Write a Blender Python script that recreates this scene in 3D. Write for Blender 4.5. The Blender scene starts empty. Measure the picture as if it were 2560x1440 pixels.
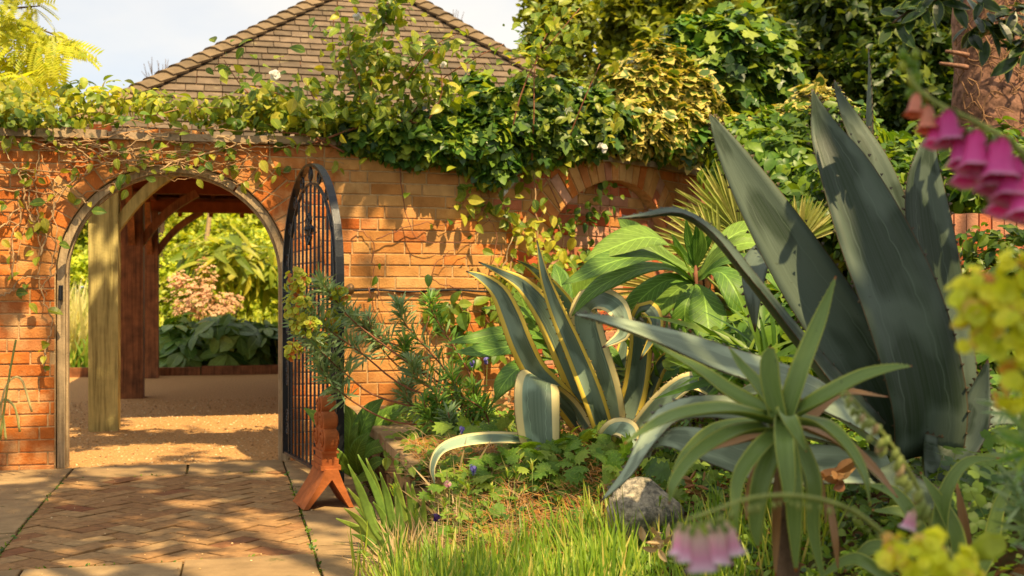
import bpy, math, random
import numpy as np
from mathutils import Vector, Matrix

random.seed(11)
RNG = np.random.default_rng(11)
C = bpy.context.scene.collection
S = bpy.context.scene
R = math.radians

# ------------------------------------------------------------------ camera
F, HZ, CZ = 2930.0, 730.0, 1.06        # focal length in photo pixels, horizon row, eye height
cam_d = bpy.data.cameras.new('camera'); cam = bpy.data.objects.new('camera', cam_d); C.objects.link(cam)
cam.location = (0, 0, CZ); cam.rotation_euler = (R(90), 0, 0)
cam_d.sensor_width = 36; cam_d.lens = F / 2560 * 36; cam_d.shift_y = 10 / 2560
cam_d.clip_start = 0.05; cam_d.clip_end = 900
cam_d.dof.use_dof = True; cam_d.dof.focus_distance = 4.9; cam_d.dof.aperture_fstop = 4.2
S.camera = cam

# ------------------------------------------------------------------ sun and sky
SUN_EL, SUN_AZ = R(57), R(149)         # azimuth clockwise from +Y (behind the camera, to the right)
sd = Vector((math.sin(SUN_AZ) * math.cos(SUN_EL), math.cos(SUN_AZ) * math.cos(SUN_EL), math.sin(SUN_EL)))
sun_d = bpy.data.lights.new('sun', 'SUN'); sun_d.energy = 5.0; sun_d.angle = R(0.55); sun_d.color = (1.0, 0.77, 0.43)
sun = bpy.data.objects.new('sun', sun_d); C.objects.link(sun)
sun.rotation_euler = sd.to_track_quat('Z', 'Y').to_euler(); sun.location = (4, -6, 12)
world = bpy.data.worlds.new('World'); S.world = world; world.use_nodes = True
nt = world.node_tree; nt.nodes.clear()
wo = nt.nodes.new('ShaderNodeOutputWorld'); bg = nt.nodes.new('ShaderNodeBackground'); bg.inputs[1].default_value = 0.1
sky = nt.nodes.new('ShaderNodeTexSky'); sky.sky_type = 'NISHITA'; sky.sun_disc = False
sky.sun_elevation = SUN_EL; sky.sun_rotation = SUN_AZ
tc = nt.nodes.new('ShaderNodeTexCoord'); mp = nt.nodes.new('ShaderNodeMapping'); mp.inputs['Scale'].default_value = (1.0, 1.0, 2.6)
nz = nt.nodes.new('ShaderNodeTexNoise'); nz.inputs['Scale'].default_value = 3.2; nz.inputs['Detail'].default_value = 7; nz.inputs['Roughness'].default_value = .5
cr = nt.nodes.new('ShaderNodeValToRGB'); cr.color_ramp.elements[0].position = .30; cr.color_ramp.elements[0].color = (.45,)*3 + (1,)
cr.color_ramp.elements[1].position = .62; cr.color_ramp.elements[1].color = (1, 1, 1, 1)
mx = nt.nodes.new('ShaderNodeMix'); mx.data_type = 'RGBA'; mx.inputs[7].default_value = (6.1, 5.9, 5.55, 1)
L = nt.links.new
L(tc.outputs['Generated'], mp.inputs[0]); L(mp.outputs[0], nz.inputs['Vector']); L(nz.outputs['Fac'], cr.inputs[0])
L(cr.outputs[0], mx.inputs[0]); L(sky.outputs[0], mx.inputs[6]); L(mx.outputs[2], bg.inputs[0]); L(bg.outputs[0], wo.inputs[0])
S.view_settings.view_transform = 'Standard'; S.view_settings.look = 'None'
S.view_settings.exposure = 0.76; S.view_settings.gamma = 1.0; S.view_settings.use_curve_mapping = False
S.render.engine = 'CYCLES'; S.render.resolution_x = 1024; S.render.resolution_y = 576
S.cycles.max_bounces = 7; S.cycles.diffuse_bounces = 3; S.cycles.glossy_bounces = 2; S.cycles.transmission_bounces = 4
S.cycles.transparent_max_bounces = 6

# ------------------------------------------------------------------ small helpers
def P(x, y, Y):                         # photo pixel at distance Y -> a point of the place
    return Vector(((x - 1280) / F * Y, Y, CZ + (HZ - y) / F * Y))
TH = math.atan(717 / F); c_, s_ = math.cos(TH), math.sin(TH)
def W(t, n, z=0.0): return Vector((t * c_ - n * s_, t * s_ + n * c_, z))     # frame of the gate wall: t along, n through
def smooth(x): x = min(1, max(0, x)); return x * x * (3 - 2 * x)
NW = 7.68 * c_
def wt(px):
    u = (px - 1280) / F; z = 7.68 / (1 - 717 / F * u); return u * z * c_ + z * s_

def thing(name, label, cat, base=(0, 0, 0), group=None):
    o = bpy.data.objects.new(name, None); C.objects.link(o); o.location = base; o.empty_display_size = .1
    o['label'] = label; o['category'] = cat
    if group: o['group'] = group
    return o
def base_of(p):                          # world location of a parent chain (no rotations used)
    v = Vector((0, 0, 0))
    while p: v += Vector(p.location); p = p.parent
    return v
def link(name, me, mat, parent=None, loc=None, stuff=False, label=None):
    o = bpy.data.objects.new(name, me); C.objects.link(o)
    if mat and not me.materials: me.materials.append(mat)
    if parent: o.parent = parent
    if loc is not None: o.location = loc
    if stuff: o['kind'] = 'stuff'
    if label: o['label'] = label
    return o
class MB:
    def __init__(s): s.v = []; s.f = []; s.uv = {}
    def add(s, vs, fs, uvs=None):
        b = len(s.v); s.v += [Vector(q) for q in vs]
        for k, f in enumerate(fs):
            s.f.append([b + i for i in f])
        if uvs:
            for i, u in enumerate(uvs): s.uv[b + i] = u
    def box(s, a, b, M=None):
        x0, y0, z0 = a; x1, y1, z1 = b
        vs = [Vector(q) for q in ((x0,y0,z0),(x1,y0,z0),(x1,y1,z0),(x0,y1,z0),(x0,y0,z1),(x1,y0,z1),(x1,y1,z1),(x0,y1,z1))]
        if M: vs = [M @ q for q in vs]
        s.add(vs, ((0,3,2,1),(4,5,6,7),(0,1,5,4),(1,2,6,5),(2,3,7,6),(3,0,4,7)))
    def bar(s, a, b, w, h, up=(0, 0, 1)):          # box beam from a to b
        a = Vector(a); b = Vector(b); d = (b - a).normalized(); x = d.cross(Vector(up))
        if x.length < 1e-4: x = d.cross(Vector((0, 1, 0)))
        x.normalize(); y = x.cross(d)
        vs = []
        for p in (a, b):
            for i, j in ((-1, -1), (1, -1), (1, 1), (-1, 1)): vs.append(p + x * w / 2 * i + y * h / 2 * j)
        s.add(vs, ((0,1,2,3),(7,6,5,4),(0,4,5,1),(1,5,6,2),(2,6,7,3),(3,7,4,0)))
    def tube(s, pts, rad, n=6, cap=True):
        pts = [Vector(p) for p in pts]; m = len(pts)
        if not hasattr(rad, '__len__'): rad = [rad] * m
        up = None; vs = []
        for i, p in enumerate(pts):
            d = (pts[min(i + 1, m - 1)] - pts[max(i - 1, 0)])
            if d.length < 1e-7: d = Vector((0, 0, 1))
            d.normalize()
            if up is None: up = d.orthogonal().normalized()
            up = (up - d * up.dot(d))
            up = up.normalized() if up.length > 1e-5 else d.orthogonal().normalized()
            w = d.cross(up)
            for k in range(n):
                a = 2 * math.pi * k / n; vs.append(p + (up * math.cos(a) + w * math.sin(a)) * rad[i])
        fs = [(i*n+k, i*n+(k+1) % n, (i+1)*n+(k+1) % n, (i+1)*n+k) for i in range(m-1) for k in range(n)]
        if cap: fs += [tuple(range(n))[::-1], tuple((m-1)*n+k for k in range(n))]
        s.add(vs, fs, [(k % n / n, i / max(1, m-1)) for i in range(m) for k in range(n)])
    def torus(s, cen, ax1, ax2, r, t, n=14, k=5):
        s.tube([Vector(cen) + Vector(ax1) * r * math.cos(2*math.pi*i/n) + Vector(ax2) * r * math.sin(2*math.pi*i/n) for i in range(n + 1)], t, k, False)
    def build(s, name, mat, parent=None, smooth_=False, stuff=False, label=None, org=None):
        base = base_of(parent) if parent else (Vector(org) if org is not None else Vector((0, 0, 0)))
        off = Vector((0, 0, 0))
        if parent: pass
        me = bpy.data.meshes.new(name); me.from_pydata([tuple(q - base) for q in s.v], [], s.f)
        if s.uv:
            ul = me.uv_layers.new(name='UVMap'); li = np.empty(len(me.loops), dtype=np.int32); me.loops.foreach_get('vertex_index', li)
            arr = np.zeros((len(s.v), 2), dtype=np.float32)
            for i, u in s.uv.items(): arr[i] = u
            ul.data.foreach_set('uv', arr[li].ravel())
        if smooth_: me.polygons.foreach_set('use_smooth', [True] * len(me.polygons))
        me.update()
        return link(name, me, mat, parent, None if parent else base, stuff, label)
def spline(pts, n=24):                   # Catmull-Rom through points; items may be longer than 3 (extra channels)
    p = np.array([list(q) for q in pts], dtype=float); m = len(p)
    if m == 2: return [p[0] + (p[1] - p[0]) * i / (n - 1) for i in range(n)]
    q = np.vstack([2 * p[0] - p[1], p, 2 * p[-1] - p[-2]]); out = []
    for i in range(n):
        x = i / (n - 1) * (m - 1); k = min(int(x), m - 2); t = x - k
        a, b, c, d = q[k], q[k + 1], q[k + 2], q[k + 3]
        out.append(.5 * ((2 * b) + (-a + c) * t + (2*a - 5*b + 4*c - d) * t*t + (-a + 3*b - 3*c + d) * t**3))
    return out

# ------------------------------------------------------------------ materials
def new_mat(name):
    m = bpy.data.materials.new(name); m.use_nodes = True; t = m.node_tree; t.nodes.clear()
    return m, t, t.nodes.new, t.links.new
def ramp(t, fac, stops, interp='LINEAR'):
    n = t.nodes.new('ShaderNodeValToRGB'); e = n.color_ramp.elements; n.color_ramp.interpolation = interp
    while len(e) < len(stops): e.new(.5)
    for k, (p, col) in enumerate(stops): e[k].position = p; e[k].color = tuple(col) + (1,)
    t.links.new(fac, n.inputs[0]); return n.outputs[0]
def noise(t, scale, detail=4, vec=None, rough=.55, dist=0.0):
    n = t.nodes.new('ShaderNodeTexNoise'); n.inputs['Scale'].default_value = scale; n.inputs['Detail'].default_value = detail
    n.inputs['Roughness'].default_value = rough; n.inputs['Distortion'].default_value = dist
    if vec is not None: t.links.new(vec, n.inputs['Vector'])
    return n.outputs['Fac']
def math_(t, op, a, b=None):
    n = t.nodes.new('ShaderNodeMath'); n.operation = op
    for i, q in enumerate((a, b)):
        if q is None: continue
        if isinstance(q, (int, float)): n.inputs[i].default_value = q
        else: t.links.new(q, n.inputs[i])
    return n.outputs[0]
def mixc(t, fac, a, b, mode='MIX'):
    n = t.nodes.new('ShaderNodeMix'); n.data_type = 'RGBA'; n.blend_type = mode
    for i, q in ((0, fac), (6, a), (7, b)):
        if isinstance(q, (int, float)): n.inputs[i].default_value = q
        elif isinstance(q, (tuple, list)): n.inputs[i].default_value = tuple(q) + (1,)
        else: t.links.new(q, n.inputs[i])
    return n.outputs[2]
def rnd(t):                              # a random number per object and per loose piece
    oi = t.nodes.new('ShaderNodeObjectInfo'); g = t.nodes.new('ShaderNodeNewGeometry')
    a = math_(t, 'ADD', oi.outputs['Random'], g.outputs['Random Per Island'])
    return math_(t, 'FRACT', a), g.outputs['Position']
def surf(name, stops, rough=.8, nscale=8, nstops=None, bump=.3, bscale=60, spec=.3, big=None, metal=0, stain=None, grain=None):
    """stops: colour by random piece; nstops: multiply by noise"""
    m, t, N, Lk = new_mat(name)
    r, pos = rnd(t); col = ramp(t, r, stops)
    if grain:
        gm = N('ShaderNodeMapping'); gm.inputs['Scale'].default_value = grain; Lk(pos, gm.inputs[0])
        col = mixc(t, 1.0, col, ramp(t, noise(t, 1.0, 5, gm.outputs[0], .6), ((.32, (.5, .48, .46)), (.5, (.95,)*3), (.68, (1.2,)*3))), 'MULTIPLY')
    n1 = noise(t, nscale, 5, pos)
    col = mixc(t, 1.0, col, ramp(t, n1, nstops or ((.3, (.72,)*3), (.7, (1.15,)*3))), 'MULTIPLY')
    if stain:                             # (colour, scale, lo, hi)
        sc, ss, lo, hi = stain
        f = ramp(t, noise(t, ss, 6, pos, .65), ((lo, (0, 0, 0)), (hi, (1, 1, 1))))
        col = mixc(t, f, col, sc)
    if big:
        f = ramp(t, noise(t, big[1], 2, pos), ((.38, (0, 0, 0)), (.62, (1, 1, 1))))
        col = mixc(t, f, col, mixc(t, 1.0, col, big[0], 'MULTIPLY'))
    b = N('ShaderNodeBsdfPrincipled'); o = N('ShaderNodeOutputMaterial')
    b.inputs['Roughness'].default_value = rough; b.inputs['Specular IOR Level'].default_value = spec; b.inputs['Metallic'].default_value = metal
    Lk(col, b.inputs['Base Color'])
    if bump:
        bp = N('ShaderNodeBump'); bp.inputs['Strength'].default_value = bump; bp.inputs['Distance'].default_value = .01
        Lk(noise(t, bscale, 5, pos), bp.inputs['Height']); Lk(bp.outputs[0], b.inputs['Normal'])
    Lk(b.outputs[0], o.inputs[0]); return m
LEAFTONE = (1.04, 1.0, .76)
def leafmat(name, stops, trans=.35, rough=.42, vein=0.0, tcol=None, clump=.5, cscale=1.6, spec=.4, edge=None, ribs=0.0):
    m, t, N, Lk = new_mat(name)
    if 'petal' not in name and 'bract' not in name and 'bud' not in name: stops = tuple((p, tuple(a * b for a, b in zip(q, LEAFTONE))) for p, q in stops)
    r, pos = rnd(t); col = ramp(t, r, stops)
    cl = ramp(t, noise(t, cscale, 3, pos), ((.35, (1 - clump * .55,)*3), (.65, (1 + clump * .35,)*3)))
    col = mixc(t, 1.0, col, cl, 'MULTIPLY')
    col = mixc(t, 1.0, col, ramp(t, noise(t, 45, 3, pos), ((.3, (.82,)*3), (.7, (1.14,)*3))), 'MULTIPLY')
    uv = N('ShaderNodeUVMap'); sp = N('ShaderNodeSeparateXYZ'); Lk(uv.outputs[0], sp.inputs[0])
    ax = math_(t, 'ABSOLUTE', math_(t, 'SUBTRACT', sp.outputs[0], .5))
    hgt = None
    if edge:                              # margin colour, threshold on |u-.5|
        e0 = math_(t, 'ADD', ax, math_(t, 'MULTIPLY', math_(t, 'SUBTRACT', noise(t, 30, 3, pos), .5), edge[2]))
        f = ramp(t, e0, ((edge[1], (0, 0, 0)), (min(.999, edge[1] + .03), (1, 1, 1)))); col = mixc(t, f, col, edge[0])
    if vein:
        f = ramp(t, ax, ((.012, (1, 1, 1)), (.035, (0, 0, 0))))
        w = math_(t, 'SINE', math_(t, 'MULTIPLY', math_(t, 'SUBTRACT', sp.outputs[1], math_(t, 'MULTIPLY', math_(t, 'POWER', ax, .8), .32)), 95))
        f2 = ramp(t, w, ((.86, (0, 0, 0)), (.99, (.7, .7, .7))))
        fv = mixc(t, 1.0, f, f2, 'LIGHTEN')
        col = mixc(t, math_(t, 'MULTIPLY', fv, vein), col, tuple(min(1, q * 2.2 + .03) for q in stops[-1][1]))
        hgt = math_(t, 'MULTIPLY', math_(t, 'SUBTRACT', 1.0, f2), .6)
    if ribs:
        hgt = noise(t, 90, 2, pos)
    b = N('ShaderNodeBsdfPrincipled'); o = N('ShaderNodeOutputMaterial')
    b.inputs['Roughness'].default_value = rough; b.inputs['Specular IOR Level'].default_value = spec
    Lk(col, b.inputs['Base Color'])
    if hgt is not None:
        bp = N('ShaderNodeBump'); bp.inputs['Strength'].default_value = .5; bp.inputs['Distance'].default_value = .006
        Lk(hgt, bp.inputs['Height']); Lk(bp.outputs[0], b.inputs['Normal'])
    tr = N('ShaderNodeBsdfTranslucent'); ms = N('ShaderNodeMixShader'); ms.inputs[0].default_value = trans
    Lk(mixc(t, 1.0, col, tcol or (1.5, 1.35, .4), 'MULTIPLY'), tr.inputs[0])
    Lk(b.outputs[0], ms.inputs[1]); Lk(tr.outputs[0], ms.inputs[2]); Lk(ms.outputs[0], o.inputs[0])
    return m
M = {}
M['brick'] = surf('brick_clay', ((0, (.52, .14, .028)), (.22, (.66, .21, .042)), (.42, (.56, .17, .038)), (.6, (.72, .32, .10)), (.78, (.46, .13, .035)), (.9, (.70, .30, .11)), (1, (.64, .23, .055))),
                  .85, 5, ((.3, (.62, .55, .48)), (.7, (1.14, 1.12, 1.05))), .6, 90, .2, None, 0, ((.74, .44, .19), 3.6, .5, .72))
M['brick_tan'] = surf('brick_weathered_tan', ((0, (.56, .25, .07)), (.2, (.64, .33, .11)), (.4, (.68, .36, .12)), (.55, (.56, .22, .06)), (.75, (.68, .40, .16)), (1, (.60, .28, .085))),
                  .88, 6, ((.3, (.66, .6, .52)), (.7, (1.12, 1.1, 1.05))), .5, 90, .2, None, 0, ((.46, .17, .04), 4.5, .55, .74))
M['brick_pink'] = surf('brick_pale_red', ((0, (.50, .10, .035)), (.3, (.56, .14, .05)), (.55, (.56, .25, .14)), (.8, (.62, .33, .21)), (1, (.54, .13, .045))), .88, 8, None, .5, 90, .2)
M['mortar'] = surf('lime_mortar', ((0, (.56, .36, .17)), (1, (.62, .41, .20))), .95, 20, None, .6, 140, .1, None, 0, ((.16, .10, .05), 6, .58, .75))
M['coping'] = surf('coping_stone', ((0, (.36, .25, .15)), (1, (.46, .33, .20))), .9, 9, ((.3, (.6,)*3), (.7, (1.15,)*3)), .6, 60, .2, None, 0, ((.10, .09, .05), 14, .58, .68))
M['slab'] = surf('flagstone', ((0, (.31, .20, .095)), (.5, (.37, .25, .125)), (1, (.34, .225, .11))), .85, 7, ((.3, (.7,)*3), (.7, (1.15,)*3)), .5, 70, .25, None, 0, ((.15, .12, .045), 9, .6, .72))
M['paver'] = surf('paver_clay', ((0, (.29, .155, .065)), (.25, (.37, .215, .095)), (.5, (.33, .18, .075)), (.75, (.41, .265, .125)), (.93, (.31, .165, .07)), (1, (.23, .09, .04))),
                  .85, 26, ((.3, (.7,)*3), (.7, (1.25, 1.22, 1.15))), .6, 160, .25, None, 0, ((.44, .33, .18), 38, .66, .74))
M['joint'] = surf('moss_joint', ((0, (.07, .045, .02)), (1, (.08, .05, .022))), .95, 20, None, .5, 100, .1, None, 0, ((.09, .11, .02), 7, .55, .65))
M['timber'] = surf('weathered_oak', ((0, (.43, .31, .18)), (1, (.48, .35, .20))), .8, 12, ((.3, (.72,)*3), (.7, (1.12,)*3)), .4, 80, .2, grain=(60, 60, 3))
M['post_dark'] = surf('brown_oak', ((0, (.27, .10, .035)), (1, (.33, .13, .045))), .6, 9, ((.3, (.5,)*3), (.7, (1.2,)*3)), .35, 70, .3, grain=(45, 45, 2))
M['post_pale'] = surf('pale_oak', ((0, (.56, .46, .17)), (1, (.58, .48, .18))), .85, 7, ((.3, (.75,)*3), (.7, (1.1,)*3)), .3, 60, .2, grain=(40, 40, 2.2))  # paler, yellower oak than the other posts, with upright grain
M['rafter'] = surf('rafter_wood', ((0, (.20, .05, .015)), (1, (.26, .07, .02))), .8, 9, None, .2, 60, .2)
M['shingle'] = surf('clay_roof_tile', ((0, (.10, .075, .05)), (.3, (.16, .115, .075)), (.6, (.21, .15, .10)), (1, (.135, .095, .06))), .85, 9, ((.3, (.7,)*3), (.7, (1.2,)*3)), .5, 80, .25, None, 0, ((.30, .25, .14), 6, .6, .74))
M['hip'] = surf('clay_hip_tile', ((0, (.17, .12, .07)), (1, (.25, .175, .10))), .85, 9, None, .5, 80, .2)
M['lead'] = surf('orange_mortar_bed', ((0, (.50, .25, .09)), (1, (.54, .28, .1))), .9, 9, None, .4, 80, .2)
M['iron'] = surf('black_iron', ((0, (.014, .016, .02)), (1, (.02, .023, .03))), .38, 12, None, .2, 120, .5, None, .2)
M['brass'] = surf('rusty_brass', ((0, (.26, .14, .05)), (1, (.3, .16, .06))), .45, 12, None, .2, 120, .5, None, .5)
M['terra'] = surf('terracotta', ((0, (.42, .12, .03)), (1, (.44, .13, .034))), .8, 14, ((.3, (.68,)*3), (.7, (1.15,)*3)), .35, 90, .25, None, 0, ((.48, .40, .22), 30, .70, .735))
M['gravel'] = surf('gravel_ground', ((0, (.54, .30, .115)), (1, (.54, .30, .115))), .9, 60, ((.3, (.55,)*3), (.7, (1.4, 1.35, 1.3))), 1.0, 120, .2)
M['pebble'] = surf('gravel_stones', ((0, (.34, .15, .05)), (.25, (.62, .40, .18)), (.5, (.46, .23, .08)), (.75, (.74, .54, .30)), (1, (.54, .27, .09))), .8, 40, None, .2, 90, .3)
M['soil'] = surf('bed_soil', ((0, (.075, .045, .02)), (1, (.09, .05, .025))), .95, 18, ((.3, (.5,)*3), (.7, (1.6, 1.3, 1))), 1.0, 60, .1, None, 0, ((.07, .09, .02), 6, .5, .66))
M['earth'] = surf('far_ground', ((0, (.05, .07, .015)), (1, (.05, .07, .015))), .95, 2, None, .5, 30, .1)
M['rock'] = surf('grey_boulder', ((0, (.36, .32, .25)), (1, (.36, .32, .25))), .85, 48, ((.36, (.45,)*3), (.62, (1.35, 1.3, 1.2))), 1.0, 90, .25, None, 0, ((.10, .10, .075), 9, .52, .62))
M['wallstone'] = surf('bed_wall_stone', ((0, (.26, .17, .07)), (1, (.34, .23, .10))), .9, 12, ((.3, (.6,)*3), (.7, (1.1,)*3)), .6, 70, .2, None, 0, ((.36, .13, .03), 7, .55, .66))
M['cable'] = surf('black_cable', ((0, (.02, .02, .022)), (1, (.02, .02, .022))), .5, 12, None, 0)
M['hose'] = surf('grey_hose', ((0, (.36, .38, .34)), (1, (.36, .38, .34))), .5, 12, None, 0)
M['vine_stem'] = surf('pale_vine_stem', ((0, (.50, .33, .17)), (.5, (.40, .22, .10)), (1, (.54, .38, .20))), .8, 30, None, .2, 90)
M['red_stem'] = surf('reddish_stem', ((0, (.26, .10, .05)), (1, (.34, .14, .07))), .7, 30, None, .2, 90)
M['green_stem'] = surf('green_stem', ((0, (.22, .28, .06)), (1, (.30, .34, .08))), .6, 30, None, .1, 90)
M['bark'] = surf('tree_bark', ((0, (.10, .065, .04)), (1, (.13, .085, .05))), .95, 14, ((.3, (.5,)*3), (.7, (1.4,)*3)), 1.0, 30, .1)
M['pine_bark'] = surf('conifer_bark', ((0, (.25, .14, .10)), (1, (.28, .16, .11))), .95, 16, ((.32, (.35,)*3), (.66, (1.5, 1.4, 1.35))), 1.0, 24, .1)
M['twig'] = surf('dry_twig', ((0, (.30, .13, .05)), (.5, (.46, .26, .11)), (1, (.36, .15, .06))), .9, 20, None, 0)
M['vine_dead'] = surf('dead_vine', ((0, (.20, .10, .05)), (1, (.30, .16, .08))), .9, 20, None, 0)
M['needle'] = surf('dry_orange_needle', ((0, (.42, .15, .03)), (.5, (.52, .28, .07)), (1, (.34, .11, .03))), .8, 20, None, 0)
G = lambda *a, **k: leafmat(*a, **k)
M['ivy'] = G('ivy_leaf', ((0, (.028, .085, .018)), (.4, (.07, .18, .025)), (.75, (.20, .32, .04)), (1, (.36, .45, .06))), .25, .38, spec=.45, clump=.7)
M['ivy_v'] = G('variegated_ivy_leaf', ((0, (.06, .12, .025)), (.5, (.13, .22, .04)), (1, (.24, .30, .05))), .25, .35, edge=((.60, .50, .13), .23, .25), spec=.5)
M['rose'] = G('rambler_leaf', ((0, (.06, .15, .02)), (.35, (.16, .28, .03)), (.7, (.34, .42, .04)), (1, (.55, .52, .07))), .42, .38, vein=.35, spec=.5)
M['shrub_y'] = G('yellow_green_leaf', ((0, (.16, .26, .03)), (.5, (.34, .42, .05)), (1, (.55, .52, .07))), .45, .45)
M['gold'] = G('golden_leaflet', ((0, (.46, .54, .06)), (.5, (.62, .64, .08)), (1, (.36, .48, .06))), .5, .45)
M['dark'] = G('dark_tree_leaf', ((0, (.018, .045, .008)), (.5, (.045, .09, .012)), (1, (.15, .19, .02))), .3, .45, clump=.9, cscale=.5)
M['mid'] = G('mid_green_leaf', ((0, (.045, .12, .018)), (.5, (.11, .22, .025)), (1, (.25, .36, .04))), .35, .42, clump=.7)
M['olive'] = G('olive_tree_leaf', ((0, (.10, .15, .015)), (.5, (.22, .28, .025)), (1, (.42, .44, .05))), .35, .45, clump=.9, cscale=.7)
M['bright'] = G('bright_garden_leaf', ((0, (.22, .34, .03)), (.5, (.42, .52, .05)), (1, (.62, .64, .08))), .42, .45, clump=.6)
M['hosta'] = G('broad_dark_leaf', ((0, (.05, .14, .03)), (.5, (.12, .24, .05)), (1, (.28, .42, .12))), .25, .35, vein=.3)
M['echium'] = G('big_ribbed_leaf', ((0, (.09, .22, .035)), (.5, (.13, .27, .04)), (1, (.20, .34, .055))), .33, .5, vein=.5, clump=.2)
M['soft'] = G('soft_low_leaf', ((0, (.12, .26, .03)), (.5, (.20, .37, .05)), (1, (.34, .46, .07))), .4, .5, vein=.2)
M['grass'] = G('bright_grass', ((0, (.12, .25, .025)), (.5, (.23, .38, .04)), (.8, (.38, .48, .07)), (1, (.58, .50, .18))), .42, .45, clump=.3)
M['pale_grass'] = G('pale_striped_grass', ((0, (.55, .55, .30)), (.5, (.70, .66, .42)), (1, (.40, .46, .16))), .4, .5, clump=.2)
M['iris'] = G('iris_blade', ((0, (.17, .32, .07)), (.5, (.24, .40, .09)), (1, (.34, .46, .10))), .35, .4, clump=.2)
M['euph'] = G('blue_green_needle_leaf', ((0, (.15, .27, .14)), (.5, (.23, .36, .19)), (1, (.34, .45, .26))), .2, .45, clump=.3)
M['euph2'] = G('fresh_green_needle_leaf', ((0, (.10, .26, .06)), (.5, (.17, .36, .07)), (1, (.32, .48, .09))), .3, .45, clump=.3)
M['eflower'] = G('yellow_bract', ((0, (.40, .50, .04)), (.6, (.60, .62, .06)), (.82, (.62, .52, .06)), (.9, (.56, .20, .03)), (1, (.5, .15, .03))), .35, .5, tcol=(1.3, 1.2, .3), clump=.2)
M['eflower_near'] = G('yellow_bract_near', ((0, (.66, .72, .03)), (.8, (.84, .82, .05)), (.93, (.80, .60, .14)), (1, (.66, .26, .05))), .3, .5, tcol=(1.3, 1.2, .3), clump=.2)
M['palm'] = G('palm_segment', ((0, (.22, .30, .07)), (.5, (.36, .42, .13)), (1, (.54, .52, .24))), .35, .45, clump=.3)
M['palm_dry'] = G('palm_dry_segment', ((0, (.34, .26, .09)), (.5, (.30, .32, .08)), (1, (.50, .34, .12))), .3, .5, clump=.3)
M['magenta'] = G('magenta_petal', ((0, (.80, .07, .48)), (1, (.88, .14, .60))), .35, .45, tcol=(1.2, .6, 1.1), clump=.1)
M['peach'] = G('peach_bud', ((0, (.80, .22, .20)), (1, (.84, .40, .20))), .3, .5, tcol=(1.2, .8, .8), clump=.1)
M['palepink'] = G('pale_pink_petal', ((0, (.88, .50, .66)), (.5, (.92, .70, .58)), (1, (.84, .42, .70))), .35, .5, tcol=(1.1, .9, 1.0), clump=.1)
M['white'] = G('white_petal', ((0, (.80, .78, .72)), (1, (.84, .80, .70))), .3, .5, tcol=(1, 1, 1), clump=.05)
M['pinkplume'] = G('pink_plume', ((0, (.74, .44, .32)), (1, (.82, .56, .42))), .3, .6, tcol=(1, .9, .9), clump=.2)
M['blue'] = G('violet_blue_petal', ((0, (.16, .14, .50)), (1, (.26, .22, .60))), .3, .5, tcol=(1, 1, 1.2), clump=.1)
M['purple'] = G('dark_purple_petal', ((0, (.07, .02, .12)), (1, (.10, .03, .16))), .2, .5, tcol=(1, 1, 1), clump=.1)
M['dry'] = G('dry_curled_leaf', ((0, (.34, .17, .07)), (.5, (.46, .28, .14)), (1, (.30, .09, .03))), .25, .6, tcol=(1, .8, .6))
M['drypale'] = G('pale_dry_leaf', ((0, (.52, .38, .24)), (1, (.60, .46, .30))), .25, .6, tcol=(1, .8, .6))
M['lavleaf'] = G('dark_glossy_edge_leaf', ((0, (.015, .035, .012)), (1, (.03, .07, .02))), .2, .3, edge=((.20, .26, .04), .43, .06))
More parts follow.
